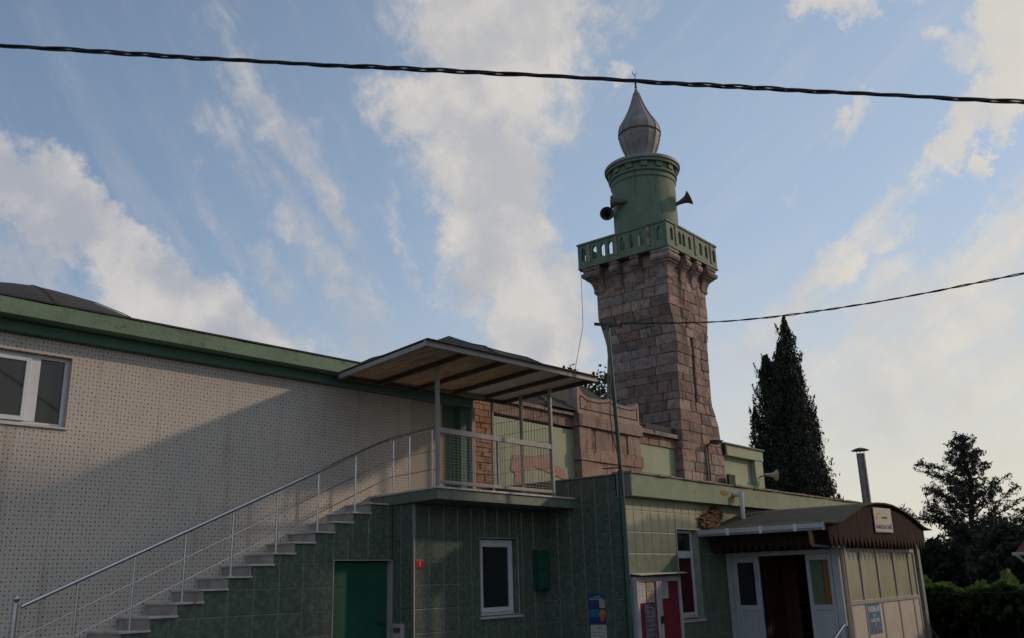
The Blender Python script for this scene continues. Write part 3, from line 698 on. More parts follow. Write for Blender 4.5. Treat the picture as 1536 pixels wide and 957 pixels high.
# ================================================================== SHELTER over the landing
pg = thing('landing_shelter', 'flat plywood shelter roof on grey steel posts with wire mesh over the stair landing', 'shelter', (10.72, 10.2, 1.5))
def pz(y, x=None): return 3.575+((x if x is not None else 10.7)-9.6)*.027-(y-9.37)*.047
XL, XR, YF, YK = 9.63, 14.24, 9.42, 11.70
def slab4(g, x0, x1, y0, y1, t0, t1):
    K = lambda x, y: x+(y-9.42)/2.28*.23*(1-(x-9.63)/4.6)      # the left edge is cut slightly out of square
    return g.hexa([(K(x, y), y, pz(y, x)+t) for t in (t0, t1) for x, y in ((x0,y0),(x1,y0),(x1,y1),(x0,y1))])
raf = [XL+.02, 10.62, 11.60, 12.52, 13.42, XR-.02]
for i in range(5):
    slab4(G(), raf[i]+.002, raf[i+1]-.002, YF+.03, YK, .0, .016).build('ceiling_board', 'ply' if i < 3 else 'board_white', pg)
slab4(G(), XL-.03, XR+.03, YF-.05, YK+.03, .018, .035).build('roof_sheet', 'rust_steel', pg)
for i, x in enumerate(raf[:]):
    slab4(G(), x-.035, x+.035, YF+.055, YK, -.075, -.001).build('rafter', 'rust_steel' if i else 'paint_grey', pg)
slab4(G(), XL-.02, XR+.02, YF, YF+.05, -.07, .016).build('front_beam', 'paint_grey', pg)
slab4(G(), XL-.02, XR+.02, YK+.002, YK+.05, -.07, .016).build('rear_beam', 'rust_steel', pg)
def post(x, y, z0=1.51, z1=None, w=.06, name='post'):
    z1 = z1 or pz(y, x)-.076
    return G().box(x-w/2, x+w/2, y-w/2, y+w/2, z0, z1).build(name, 'paint_grey', pg, bevel=.006)
XPR = 13.83
post(10.72, 10.24); post(XPR, 10.24); post(XPR, 10.95); post(XPR, 11.70, w=.05); post(12.24, 10.24, 1.6, 2.38, .045)
G().box(10.752, XPR-.032, 10.215, 10.265, 2.385, 2.475).build('middle_rail', 'paint_grey', pg, bevel=.005)
G().box(10.752, XPR-.032, 10.222, 10.262, 1.565, 1.62).build('bottom_rail', 'paint_grey', pg, bevel=.005)
G().box(XPR-.02, XPR+.02, 10.272, 11.67, 1.60, 1.64).build('side_bottom_rail', 'paint_grey', pg)
g = G()
z = 1.66
while z < 2.38: g.bar((10.75,10.24,z), (XPR-.03,10.24,z), .005, .005); z += .05
x = 10.82
while x < XPR-.03: g.bar((x,10.246,1.62), (x,10.246,2.385), .005, .005); x += .10
struct(g.build('wire_mesh', 'paint_grey', pg), 'stuff')
g = G(); y = 10.30
while y < 11.68: g.bar((XPR,y,1.64), (XPR,y,pz(y, XPR)-.08), .006, .006); y += .068
z = 1.8
while z < 3.5: g.bar((XPR,10.27,z), (XPR,11.68,z), .006, .006); z += .25
struct(g.build('wire_mesh', 'rust_steel', pg), 'stuff')

# ================================================================== OLD MOSQUE WALL
mq = thing('old_mosque', 'old pink stone mosque wall with green panels, stone pediment block and faceted dark roof', 'mosque', (19.6, 12.6, GZ))
YW = 12.82
G().box(14.3, 23.3, YW+.02, YW+.6, GZ, 3.55).build('wall', 'pale_green', mq)
G().box(14.3, 23.3, YW+.4, 20.5, GZ, 3.9).build('rear_body', 'dark', mq)
# left bay: coping, stone band, rough brick pier
random.seed(21)
def stones(name, m, x0, x1, z0, z1, y, n, proud=.03, jog=.02, parent=None, d=.25):
    xs = [x0]
    for k in range(1, n): xs.append(x0+(x1-x0)*k/n+random.uniform(-.25, .25)*(x1-x0)/n)
    xs.append(x1)
    for k in range(n):
        j = random.uniform(0, proud); e = random.uniform(-jog, jog)
        G().box(xs[k]+.004, xs[k+1]-.004, y-j, y+d, z0+max(0, e)*.5, z1-.003-abs(e)*.3).build(name, m, parent or mq, bevel=.012)
stones('band_stone', 'stone_dressed', 14.95, 18.2, 3.61, 3.88, YW-.01, 6)
stones('coping_stone', 'coping', 14.9, 18.2, 3.88, 3.97, YW-.10, 5, .02, .01)
G().box(14.9, 23.4, YW-.04, YW+.5, 3.972, 4.12).build('parapet_top', 'roof_dark', mq)
random.seed(9)
z = 1.3
while z < 3.85:
    h = random.uniform(.09, .17); x = 14.32; xe = 14.96
    while x < xe-.04:
        w_ = min(random.uniform(.2, .42), xe-x)
        if w_ > .08: G().box(x+.006, x+w_-.006, YW-.13-random.uniform(0, .04), YW, z+.006, z+h-.004).build('brick', 'brick', mq, bevel=.012)
        x += w_
    z += h
G().box(14.32, 14.97, YW-.12, YW+.03, 1.3, 3.86).build('brick_mortar', 'stone_core', mq)
G().box(14.97, 15.03, YW-.06, YW+.05, 1.3, 3.6).build('jamb_strip', 'coping', mq)
pts = [(15.85,2.74),(15.75,2.40),(15.92,2.33),(15.88,2.12),(16.12,2.13),(16.16,2.40),(16.6,2.53),(17.1,2.45),(17.7,2.33),(17.85,2.30),(17.8,2.55),(17.35,2.64),(17.3,2.78),(16.9,2.82),(16.75,2.78)]
G().prism([(x, z) for x, z in pts], 'y', YW+.002, YW+.018).build('bare_plaster_patch', 'plaster_patch', mq)
# right bay
stones('band_stone', 'stone_dressed', 21.15, 23.3, 3.53, 3.80, YW-.01, 4)
stones('coping_stone', 'coping', 21.1, 23.5, 3.80, 3.93, YW-.14, 3, .02, .01)
# pediment block
py = thing('stone_pediment', 'carved pink stone pediment block with raised corners behind the green pole', 'pediment', (19.6, 12.6, 1.86))
X0, X1 = 18.2, 21.08
random.seed(31)
stones('stone_block', 'stone_dressed', X0+.05, X1-.02, 1.86, 2.35, 12.64, 4, .015, .008, py, .35)
stones('stone_block', 'stone_dressed', X0+.05, X1-.02, 2.35, 2.80, 12.64, 5, .015, .008, py, .35)
stones('band_stone', 'stone_dressed', X0, X1+.03, 2.80, 3.10, 12.60, 3, .006, .004, py, .4)
G().box(X0+.06, X1-.03, 12.67, 13., 3.10, 3.63).build('recessed_face', 'stone_dressed', py)
for a, b in ((X0+.04, 18.75), (20.45, X1-.01)):
    G().box(a, b, 12.632, 12.68, 3.104, 3.63).build('stone_block', 'stone_dressed', py, bevel=.01)
for a, b in ((18.95, 19.5), (19.75, 20.3)): G().box(a, b, 12.655, 12.68, 3.104, 3.63).build('stone_block', 'stone_dressed', py, bevel=.01)
stones('cornice_stone', 'stone_dressed', X0-.02, X1+.06, 3.635, 3.95, 12.58, 3, .006, .004, py, .42)
def topz(x):
    t = (x-X0)/(X1-X0); s = abs(t-.5)*2   # 0 centre, 1 ends
    return 4.40+.09*max(0, 1-s*2.6)**1.4+(.30 if t < .5 else .17)*max(0, (s-.68)/.32)**1.8
n_ = 28; g = G()
for k in range(n_):
    a = X0+(X1-X0)*k/n_; b = X0+(X1-X0)*(k+1)/n_
    g.hexa([(a,12.63,3.953),(b,12.63,3.953),(b,12.98,3.953),(a,12.98,3.953),(a,12.63,topz(a)),(b,12.63,topz(b)),(b,12.98,topz(b)),(a,12.98,topz(a))])
g.build('crest', 'stone_dressed', py)
gp = [(X0+.12+(X1-X0-.24)*k/20) for k in range(21)]
up_ = [(x, 12.626, min(topz(x)-.09, 4.40+.0*x)) for x in gp]; lo_ = [(x, 12.626, 4.08) for x in (gp[-1], gp[0])]
G().tube(up_+lo_+[up_[0]], .013, 5, False).build('carved_groove', 'roof_dark', py)
# big faceted roof of the old mosque
rp = [(5.7,4.0),(5.0,4.45),(4.3,5.0),(3.2,5.80),(2.4,6.22),(1.6,6.48),(.8,6.80),(.25,7.02),(.02,7.12)]
rf = G().lathe(19.25, 17.9, rp, 8, R(22.5)).build('faceted_roof', 'roof_moss', mq)
g = G()
for k in range(8):
    t = R(22.5)+2*math.pi*k/8; g.tube([(19.25+r_*math.cos(t), 17.9+r_*math.sin(t), z+.004) for r_, z in rp[:-3]], .022, 4)
g.build('roof_seam', 'roof_moss', rf)

# ================================================================== MINARET
mi = thing('minaret', 'squat pink stone minaret with green balcony, green drum and grey onion cap', 'minaret', (24.4, 13.85, GZ))
TY0, TY1 = 12.6, 15.12
def tx0(z):
    K = [(-2,23.22),(4.3,23.30),(4.9,23.37),(6.9,23.44),(7.5,23.34),(7.8,23.19),(12,23.19)]
    for (a, p), (b, q_) in zip(K, K[1:]):
        if z <= b: return p+(q_-p)*(z-a)/(b-a)
def tx1(z):
    K = [(-2,25.95),(3.2,25.90),(4.47,25.72),(5.07,25.40),(7.0,25.45),(7.8,25.66),(12,25.66)]
    for (a, p), (b, q_) in zip(K, K[1:]):
        if z <= b: return p+(q_-p)*(z-a)/(b-a)
def ty1(z):
    K = [(-2,15.3),(4.5,15.2),(6.9,15.02),(7.8,15.14),(12,15.14)]
    for (a, p), (b, q_) in zip(K, K[1:]):
        if z <= b: return p+(q_-p)*(z-a)/(b-a)
# core with the arrow slit cut in the front face
zs = [GZ, 3.2, 4.47, 5.07, 5.14, 6.86, 7.0, 7.5, 7.8, 9.56]; g = G()
SX = lambda z: (24.33+.03*(z-5.1)/1.8, 24.47+.03*(z-5.1)/1.8)
for a, b in zip(zs, zs[1:]):
    e = .03
    def sect(xa0, xb0, xa1, xb1, y0):
        g.hexa([(xa0,y0,a),(xb0,y0,a),(xb0,ty1(a)-e,a),(xa0,ty1(a)-e,a),(xa1,y0,b),(xb1,y0,b),(xb1,ty1(b)-e,b),(xa1,ty1(b)-e,b)])
    if 5.13 < a < 6.85:
        sect(tx0(a)+e, SX(a)[0], tx0(b)+e, SX(b)[0], TY0+.05); sect(SX(a)[1], tx1(a)-e, SX(b)[1], tx1(b)-e, TY0+.05); sect(SX(a)[0], SX(a)[1], SX(b)[0], SX(b)[1], TY0+.45)
    else: sect(tx0(a)+e, tx1(a)-e, tx0(b)+e, tx1(b)-e, TY0+.05)
g.build('core', 'stone_core', mi)
random.seed(14)
def blockmesh(p, n, pr):
    # p: 4 corners (ccw seen from outside), n outward normal; dressed face proud, chamfered edge
    p = [Vector(q_) for q_ in p]; c = sum(p, Vector())/4; n = Vector(n)
    inner = [q_-n*.09 for q_ in p]; e = .015
    edge = [q_+(c-q_).normalized()*.006+n*max(0, pr-.022) for q_ in p]
    face = [q_+(c-q_).normalized()*(e+random.uniform(0, .02))+n*(pr+random.uniform(-.006, .006)) for q_ in p]
    mid = c+n*(pr+random.uniform(.0, .014))
    g = G(); g.add(inner+edge+face+[mid], [(0,1,5,4),(1,2,6,5),(2,3,7,6),(3,0,4,7),(4,5,9,8),(5,6,10,9),(6,7,11,10),(7,4,8,11),(8,9,12),(9,10,12),(10,11,12),(11,8,12)])
    return g
z = 2.0; ci = 0
while z < 9.5:
    h = random.uniform(.21, .37); z2 = min(z+h, 9.56)
    if 9.56-z2 < .15: z2 = 9.56
    gap = .005
    for side in (0, 1):
        L0 = 2.3 if side == 0 else 2.45
        nb = random.choice((4, 5, 6)) if side == 0 else random.choice((3, 4, 5))
        cuts = [0.]+sorted((k+random.uniform(-.34, .34)+(.3 if ci % 2 else -.1)*(1 if 0 < k < nb else 0))/nb for k in range(1, nb))+[1.]
        for k in range(nb):
            a, b = cuts[k], cuts[k+1]
            ga = gap/2.4
            za, zb = z+gap/2, z2-gap/2
            if side == 0:
                X = lambda t, zz: tx0(zz)+(tx1(zz)-tx0(zz))*t
                parts_ = [(a, b)]
                if zb > 5.14 and za < 6.86:    # leave the slit open
                    t0 = (SX(z)[0]-tx0(z))/(tx1(z)-tx0(z)); t1 = (SX(z)[1]-tx0(z))/(tx1(z)-tx0(z))
                    parts_ = [q_[:2] for q_ in rect_sub((a*3, b*3, 0, 1), (t0*3, t1*3, -1, 2))]; parts_ = [(u/3, v/3) for u, v in parts_]
                for (u, v) in parts_:
                    pp = [(X(u+ga, za),TY0,za),(X(v-ga, za),TY0,za),(X(v-ga, zb),TY0,zb),(X(u+ga, zb),TY0,zb)]
                    blockmesh(pp, (0,-1,0), random.uniform(-.004, .024)).build('stone_block', 'stone', mi)
            else:
                Yf = lambda t, zz: ty1(zz)+(TY0-.002-ty1(zz))*t
                pp = [(tx0(za),Yf(a+ga, za),za),(tx0(za),Yf(b-ga, za),za),(tx0(zb),Yf(b-ga, zb),zb),(tx0(zb),Yf(a+ga, zb),zb)]
                blockmesh(pp, (-1,0,0), random.uniform(-.004, .024)).build('stone_block', 'stone', mi)
    z = z2; ci += 1
# corbels
prof = [(.30,9.56),(.30,9.45),(.26,9.43),(.29,9.40),(.335,9.34),(.335,9.28),(.30,9.22),(.23,9.18),(.23,9.15),(.18,9.13),(.11,9.04),(.07,8.92),(.05,8.80),(.07,8.76),(.04,8.70),(.0,8.66)]
TXa, TXb, TYb = 23.19, 25.66, 15.14
for t in (.365, .66):
    c = TXa+(TXb-TXa)*t; G().prism([(TY0+.05,9.56)]+[(TY0-o, z) for o, z in prof]+[(TY0+.05,8.66)], 'x', c-.15, c+.15).build('corbel', 'stone', mi, bevel=.01)
    c = TY0+(TYb-TY0)*t; G().prism([(TXa+.05,9.56)]+[(TXa-o, z) for o, z in prof]+[(TXa+.05,8.66)], 'y', c-.15, c+.15).build('corbel', 'stone', mi, bevel=.01)
    c = TY0+(TYb-TY0)*t; G().prism([(TXb-.05,9.56)]+[(TXb+o, z) for o, z in prof]+[(TXb-.05,8.66)], 'y', c-.15, c+.15).build('corbel', 'stone', mi, bevel=.01)
for sx, x in ((-1, TXa), (1, TXb)):
    for sy, y in ((-1, TY0), (1, TYb)):
        vs = []; fs = []; pr_ = prof
        for o, z in pr_:
            xa, xb = x+sx*o, x-sx*.34; ya, yb = y+sy*o, y-sy*.34
            vs += [(xa,ya,z),(xb,ya,z),(xb,yb,z),(xa,yb,z)]
        for i in range(len(pr_)-1):
            for k in range(4): fs.append((4*i+k, 4*i+(k+1) % 4, 4*i+4+(k+1) % 4, 4*i+4+k))
        fs += [(0,1,2,3), tuple(4*(len(pr_)-1)+k for k in range(4))]
        G().add(vs, fs).build('corner_corbel', 'stone', mi, bevel=.01)
bx0, bx1, by0, by1 = 22.885, 26.105, 12.31, 15.575
G().box(bx0+.03, bx1-.03, by0+.03, by1-.03, 9.562, 9.66).build('balcony_slab', 'stone_core', mi)
# balustrade: four panels with pointed openings
ops_f = [.09, .25, .325, .44, .665, .78, .945]; pil_f = [.17, .55, .875]
ops_l = [.055, .26, .37, .47, .61, .70, .80, .935]; pil_l = [.175, .54, .87]
def balustrade(a, b, ops, pils, nrm, flip=False):
    a, b = Vector(a), Vector(b); L = (b-a).length; d = (b-a)/L; n = Vector(nrm)
    Z0, Z1, zo0, zo1, hw = 9.55, 10.40, 9.80, 10.16, .085; th = .09
    def blk(g, u0, u1, z0, z1, z1b=None):
        z1b = z1 if z1b is None else z1b
        p = [a+d*u0-n*th, a+d*u1-n*th, a+d*u1, a+d*u0]
        g.hexa([tuple(q_+Vector((0,0,z0))) for q_ in p]+[tuple(p[0]+Vector((0,0,z1))), tuple(p[1]+Vector((0,0,z1b))), tuple(p[2]+Vector((0,0,z1b))), tuple(p[3]+Vector((0,0,z1)))])
    def blk2(g, u0, u1, za, zb, zt):   # sloping underside
        p = [a+d*u0-n*th, a+d*u1-n*th, a+d*u1, a+d*u0]; zz = [za, zb, zb, za]
        g.hexa([tuple(q_+Vector((0,0,k))) for q_, k in zip(p, zz)]+[tuple(q_+Vector((0,0,zt))) for q_ in p])
    g = G(); blk(g, 0, L, Z0, zo0); blk(g, 0, L, zo1+.10, Z1); prev = 0
    for o in ops:
        c = o*L; blk(g, prev, c-hw, zo0, zo1+.10); prev = c+hw
        blk2(g, c-hw, c, zo1-.02, zo1+.095, zo1+.10); blk2(g, c, c+hw, zo1+.095, zo1-.02, zo1+.10)
    blk(g, prev, L, zo0, zo1+.10)
    o = g.build('balustrade_panel', 'tower_green', mi)
    g = G()
    blk_ = lambda g, u0, u1, z0, z1: g.hexa([tuple(a+d*u+n*w_+Vector((0,0,zz))) for zz in (z0, z1) for u, w_ in ((u0, .0), (u1, .0), (u1, .035), (u0, .035))])
    blk_(g, -.02, L+.02, Z1-.05, Z1+.01); blk_(g, -.0, L+.0, Z0, Z0+.04); g.build('moulding', 'tower_green', o)
    for p in pils:
        g = G(); c = p*L; blk_(g, c-.055, c+.055, zo0-.1, zo1+.17); g.build('pilaster', 'coping', o, bevel=.02)
    return o
balustrade((bx0,by0,0), (bx1,by0,0), ops_f, pil_f, (0,-1,0))
balustrade((bx0,by0+.09,0), (bx0,by1,0), ops_l, pil_l, (-1,0,0))
balustrade((bx1,by0+.09,0), (bx1,by1,0), ops_l, pil_l, (1,0,0))
balustrade((bx0+.09,by1,0), (bx1-.09,by1,0), ops_f, pil_f, (0,1,0))
CX, CY = 24.42, 13.87
G().lathe(CX, CY, [(1.04,9.66),(1.04,12.42)], 56).build('drum', 'tower_green', mi, smooth=True)
G().lathe(CX, CY, [(1.04,12.38),(1.075,12.42),(1.075,12.50),(1.06,12.52),(1.06,12.56),(1.12,12.60),(1.12,12.66),(1.08,12.68),(1.08,12.86),(1.2,12.87),(1.2,12.97)], 56).build('drum_cornice', 'tower_green', mi, smooth=True)
for k in range(14):
    t = 2*math.pi*(k+.3)/14; d = Vector((math.cos(t), math.sin(t), 0)); s_ = Vector((-d.y, d.x, 0))
    p = Vector((CX, CY, 0)); q_ = [p+d*1.075-s_*.11, p+d*1.14-s_*.11, p+d*1.14+s_*.11, p+d*1.075+s_*.11]
    G().hexa([tuple(v+Vector((0,0,12.70))) for v in q_]+[tuple(v+Vector((0,0,12.862))) for v in q_]).build('dentil', 'tower_green', mi)
G().lathe(CX, CY, [(1.18,12.972),(1.245,12.975),(1.25,13.05),(1.22,13.09),(.4,13.16)], 56).build('rim_slab', 'lead', mi, smooth=True)
dprof = [(.41,13.10),(.43,13.4),(.50,13.62),(.60,13.88),(.69,14.2),(.705,14.44),(.66,14.62),(.57,14.78),(.44,15.0),(.33,15.22),(.235,15.45),(.155,15.7),(.085,15.93),(.04,16.1),(.02,16.16)]
onion = G().lathe(CX, CY, dprof, 14, .1).build('onion_cap', 'lead', mi)
for k in range(14):
    t = .1+2*math.pi*k/14; G().tube([(CX+(r_+.003)*math.cos(t), CY+(r_+.003)*math.sin(t), z) for r_, z in dprof[:-2]], .016, 5).build('cap_seam', 'lead', onion)
g = G(); pts = [(CX+.715*math.cos(.1+2*math.pi*k/14), CY+.715*math.sin(.1+2*math.pi*k/14), 14.33) for k in range(15)]
g.tube(pts, .022, 6, False); g.build('cap_band', 'rust_steel', onion)
g = G().lathe(CX, CY, [(.03,16.12),(.05,16.18),(.02,16.23),(.045,16.3),(.018,16.36),(.012,16.6)], 10)
g.tube([(CX-.09,CY+.05,16.80),(CX-.07,CY+.04,16.68),(CX,CY,16.62),(CX+.05,CY-.03,16.68),(CX+.06,CY-.035,16.78)], [.006,.014,.02,.014,.006], 6); g.build('finial', 'black', mi, smooth=True)

# loudspeakers
HP = [(.018,0),(.03,.0),(.03,.12),(.05,.14),(.06,.22),(.09,.34),(.13,.42),(.20,.48),(.205,.485),(.19,.47),(.10,.38),(.05,.2),(.05,.05)]
def horn(name, label, o, d, m, s=1., bracket=None):
    t = thing(name, label, 'loudspeaker', o, 'loudspeakers' if m == 'horn_grey' else None)
    G().lathe_dir(o, d, [(r_*s, q_*s) for r_, q_ in HP], 24).build('horn', m, t, smooth=True)
    dd = Vector(d).normalized(); oo = Vector(o)
    G().lathe_dir(oo+dd*.1*s, dd, [(.035*s,0),(.045*s,.02),(.045*s,.24*s),(.02,.27*s)], 16).build('driver', 'black', t, smooth=True)
    if bracket: G().tube([oo+dd*.08*s, Vector(bracket)], .018, 8).build('bracket', 'black', t)
    return t
horn('horn_loudspeaker', 'round black loudspeaker mouth facing the street at the left of the green drum', (23.78,14.92,11.47), (-.86,-.50,-.16), 'horn_grey', 1.12, (24.0,14.6,11.45))
horn('horn_loudspeaker', 'side-on loudspeaker fixed on the left of the green drum above the balcony', (23.42,13.88,11.60), (-.42,.86,.08), 'horn_grey', 1.15, (23.6,13.8,11.58))
horn('horn_loudspeaker', 'grey loudspeaker pointing out to the right of the green drum', (24.66,12.96,11.58), (.42,-.86,.38), 'horn_grey', 1.22, (24.6,13.0,11.55))

# floodlight and cable pipe on the minaret
fl = thing('floodlight', 'flat black floodlight on a bracket low on the minaret', 'floodlight', (24.85, 12.55, 3.84))
G().hexa([(24.66,12.2,3.84),(25.12,12.2,3.86),(25.12,12.42,3.78),(24.66,12.42,3.78),(24.66,12.18,3.88),(25.12,12.18,3.90),(25.12,12.42,3.88),(24.66,12.42,3.88)]).build('lamp_housing', 'black', fl, bevel=.01)
G().tube([(24.74,12.42,3.82),(24.72,12.56,3.72)], .02, 8).build('arm', 'black', fl)
cpz = thing('cable_conduit', 'thin pale and black conduit running down the minaret below the floodlight', 'conduit', (24.68, 12.54, 2.6))
G().tube([(24.66,12.545,3.68),(24.70,12.545,1.9)], .022, 8).build('pale_pipe', 'paint_grey', cpz)
G().tube([(24.74,12.545,3.78),(24.78,12.545,1.9)], .030, 8).build('black_pipe', 'black', cpz)

# green annex right of the minaret
an = thing('green_annex', 'pale green flat-roofed block with a sunk panel right of the minaret', 'building', (27.3, 12.6, GZ))
G().box(26.0, 28.62, 12.75, 15.5, GZ, 3.6).build('wall', 'pale_green', an)
G().box(28.06, 28.66, 12.58, 12.748, GZ, 3.575).build('corner_pier', 'pale_green', an, bevel=.01)
G().box(26.02, 28.06, 12.60, 12.748, GZ, 2.75).build('lower_wall', 'pale_green', an)
G().box(25.95, 28.70, 12.56, 15.6, 3.58, 3.92).build('roof_band', 'pale_green', an, bevel=.01)
G().box(25.86, 28.74, 12.50, 15.6, 3.922, 3.96).build('roof_edge', 'band_green', an)
G().box(25.84, 25.948, 12.50, 12.9, 3.58, 3.92).build('band_end', 'roof_moss', an)
bs = thing('dark_slab', 'short dark green slab standing at the foot of the annex by the minaret', 'slab', (25.85, 12.4, 1.87))
G().box(25.62, 26.05, 12.36, 12.45, 1.87, 2.95).build('slab', 'roof_moss', bs, bevel=.01)
h4 = horn('horn_loudspeaker', 'cream loudspeaker fixed at the right corner of the pale green annex', (28.30,12.42,3.12), (.72,-.68,-.06), 'horn_cream', .9, (28.3,12.58,3.05))

# ================================================================== POLE AND CABLES
pl_ = thing('cable_pole', 'slim dark green pole with a crossarm standing before the tiled corner', 'pole', (14.27, 9.0, GZ))
G().tube([(14.24,9.0,GZ),(14.24,9.0,1.9)], .055, 14).build('lower_tube', 'pole_green', pl_, smooth=True)
G().tube([(14.24,9.0,1.9),(14.20,9.0,2.8),(14.10,9.0,4.62)], .036, 12).build('upper_tube', 'pole_green', pl_, smooth=True)
G().bar((13.98,9.22,4.68),(14.24,8.74,4.60), .06, .05).build('crossarm', 'black', pl_)
G().lathe(14.20, 8.82, [(.02,4.55),(.035,4.6),(.035,4.66),(.02,4.7)], 10).build('insulator', 'rust', pl_)
G().tube([(14.06,8.98,4.5),(13.98,8.93,3.6),(13.90,8.93,2.9),(13.94,8.93,2.5),(14.10,8.94,2.15),(14.18,8.94,1.9),(14.19,8.94,1.5)], .010, 6).build('hanging_cable', 'cable', pl_)
G().tube([(14.19,8.94,1.95),(13.95,9.2,1.93),(13.2,10.0,1.9)][:2], .012, 6).build('hanging_cable', 'cable', pl_)
def catmull(pts, n=14):
    P = [Vector(p) for p in pts]; P = [P[0]*2-P[1]]+P+[P[-1]*2-P[-2]]; out = []
    for i in range(1, len(P)-2):
        for k in range(n):
            t = k/n; p0, p1, p2, p3 = P[i-1:i+3]
            out.append(.5*((2*p1)+(-p0+p2)*t+(2*p0-5*p1+4*p2-p3)*t*t+(-p0+3*p1-3*p2+p3)*t**3))
    out.append(P[-2]); return out
def bundle(name, label, ctrl, r, off, pitch, nst, n=40):
    cl = catmull(ctrl, n); t = thing(name, label, 'cable', tuple(cl[0]))
    L = [0.]
    for a, b in zip(cl, cl[1:]): L.append(L[-1]+(b-a).length)
    for s in range(nst):
        pts = []
        for i, p in enumerate(cl):
            d = (cl[min(i+1, len(cl)-1)]-cl[max(i-1, 0)]).normalized(); a = d.cross(Vector((0,0,1))).normalized(); b = a.cross(d)
            ph = 2*math.pi*(L[i]/pitch+s/nst)+.7*math.sin(L[i]*1.3); o = off*(1+.35*math.sin(L[i]*2.1+s))
            pts.append(p+a*math.cos(ph)*o+b*math.sin(ph)*o)
        G().tube(pts, r, 6).build('strand', 'cable', t, smooth=True)
    return t
bundle('overhead_cable', 'thick twisted black overhead cable crossing the whole sky in front', [(1.712,10.314,5.443),(2.993,8.807,5.253),(4.629,6.874,5.028),(6.259,4.934,4.835),(7.892,2.998,4.623),(9.523,1.06,4.423),(11.069,-.777,4.234)], .0105, .0135, 1.05, 3, 60)
bundle('service_cable', 'thin black cable sagging from the green pole top to the right', [(14.22,8.85,4.66),(14.35,6.57,4.28),(14.4,4.29,4.11),(14.4,2.04,4.08),(14.4,-.39,4.09),(14.4,-4,4.3)], .0085, .0085, .7, 2, 60)
fw_ = thing('stay_wire', 'hair-thin wire dropping from the balcony corner to the pediment', 'wire', (22.9, 15.5, 9.5))
G().tube([(22.90,15.5,9.5),(20.5,13.9,6.9),(18.4,12.9,4.7)], .008, 5).build('wire', 'cable', fw_)

# ================================================================== ENTRANCE PORCH
pc = thing('entrance_porch', 'glazed entrance porch with arched dark roof and brown serrated gable', 'porch', (20.5, 7.8, GZ))
XP, XQ, YP, YR_ = 18.35, 23.36, 6.705, 6.4
# roof shell: (x, z) profile of the arch, extruded back to the wall
RP = [(17.16,.885),(17.5,.905),(17.9,.965),(18.29,1.07),(18.7,1.17),(19.13,1.28),(19.6,1.345),(19.98,1.375),(20.5,1.39),(21.0,1.375),(21.5,1.32),(22.0,1.245),(22.5,1.14),(22.9,1.04),(23.2,.965),(23.5,.925),(23.78,.915)]
up_ = [(x, z+.02) for x, z in RP]; dn_ = [(x, z-.012) for x, z in RP][::-1]
random.seed(2)
g = G()
for k in range(len(RP)-1):
    (xa, za), (xb, zb) = RP[k], RP[k+1]
    ys = [6.33, 7.0, 7.7, 8.4, YC-.01]
    for a, b in zip(ys, ys[1:]):
        g.hexa([(xa,a,za-.012),(xb,a,zb-.012),(xb,b,zb-.012),(xa,b,za-.012),(xa,a,za+.02),(xb,a,zb+.02),(xb,b,zb+.02),(xa,b,za+.02)])
g.build('arched_roof', 'roof_moss', pc)
def rz(x):
    for (a, p), (b, q_) in zip(RP, RP[1:]):
        if x <= b: return p+(q_-p)*(x-a)/(b-a)
    return RP[-1][1]
# gable boards: each with a pointed foot
nb = 26; x0_, x1_ = 17.2, 23.34; bw_ = (x1_-x0_)/nb
for k in range(nb):
    a, b = x0_+k*bw_+.004, x0_+(k+1)*bw_-.004; c = (a+b)/2; zb = .655-.012*k/nb+.0; e = random.uniform(-.006, .006)
    G().prism([(c,.455+e),(b-.03,zb-.06),(b-.012,zb),(b,zb+.03),(b,rz(b)-.014),(a,rz(a)-.014),(a,zb+.03),(a+.012,zb),(a+.03,zb-.06)], 'y', 6.40+e*.6, 6.42+e*.6).build('gable_board', 'shingle', pc)
G().box(17.22, 23.32, 6.422, 6.45, .74, .86).build('board_rail', 'shingle', pc)
# side valance under the gutter
nv = 17
for k in range(nv):
    a = 6.48+(YC-.05-6.48)*k/nv+.004; b = 6.48+(YC-.05-6.48)*(k+1)/nv-.004; c = (a+b)/2
    G().prism([(c,.44),(b-.02,.52),(b,.58),(b,.80),(a,.80),(a,.58),(a+.02,.52)], 'x', 17.62, 17.64).build('valance_board', 'shingle', pc)
G().box(17.25, XQ+.2, 6.46, YC-.02, .87, .885).build('soffit', 'dark', pc)
# frame
def bxp(name, m, *a, bevel=.005, parent=None): return G().box(*a).build(name, m, parent or pc, bevel=bevel)
bxp('corner_post', 'pvc_dull', XP-.04, XP+.10, YP-.02, YP+.12, GZ, .86)
bxp('corner_post', 'alu', XP+.14, XP+.23, YP-.09, YP-.02, GZ, .80)
bxp('corner_post', 'alu', 23.2, 23.32, YP-.02, YP+.10, GZ, .86)
bxp('corner_post', 'paint_grey', 23.38, 23.56, YP-.08, YP+.06, GZ, .80)
bxp('top_beam', 'alu', XP+.24, 23.2, YP-.03, YP+.05, .395, .47)
bxp('middle_beam', 'alu', XP+.24, 23.2, YP-.03, YP+.05, -.635, -.555)
bxp('side_beam', 'pvc_dull', XP-.03, XP+.05, YP+.12, YC-.01, .365, .455)
vx = [18.60, 19.56, 20.60, 21.72, 22.80, 23.2]
for i, x in enumerate(vx[:-1]):
    bxp('mullion', 'alu', x-.035, x+.035, YP-.022, YP+.042, GZ, .85)
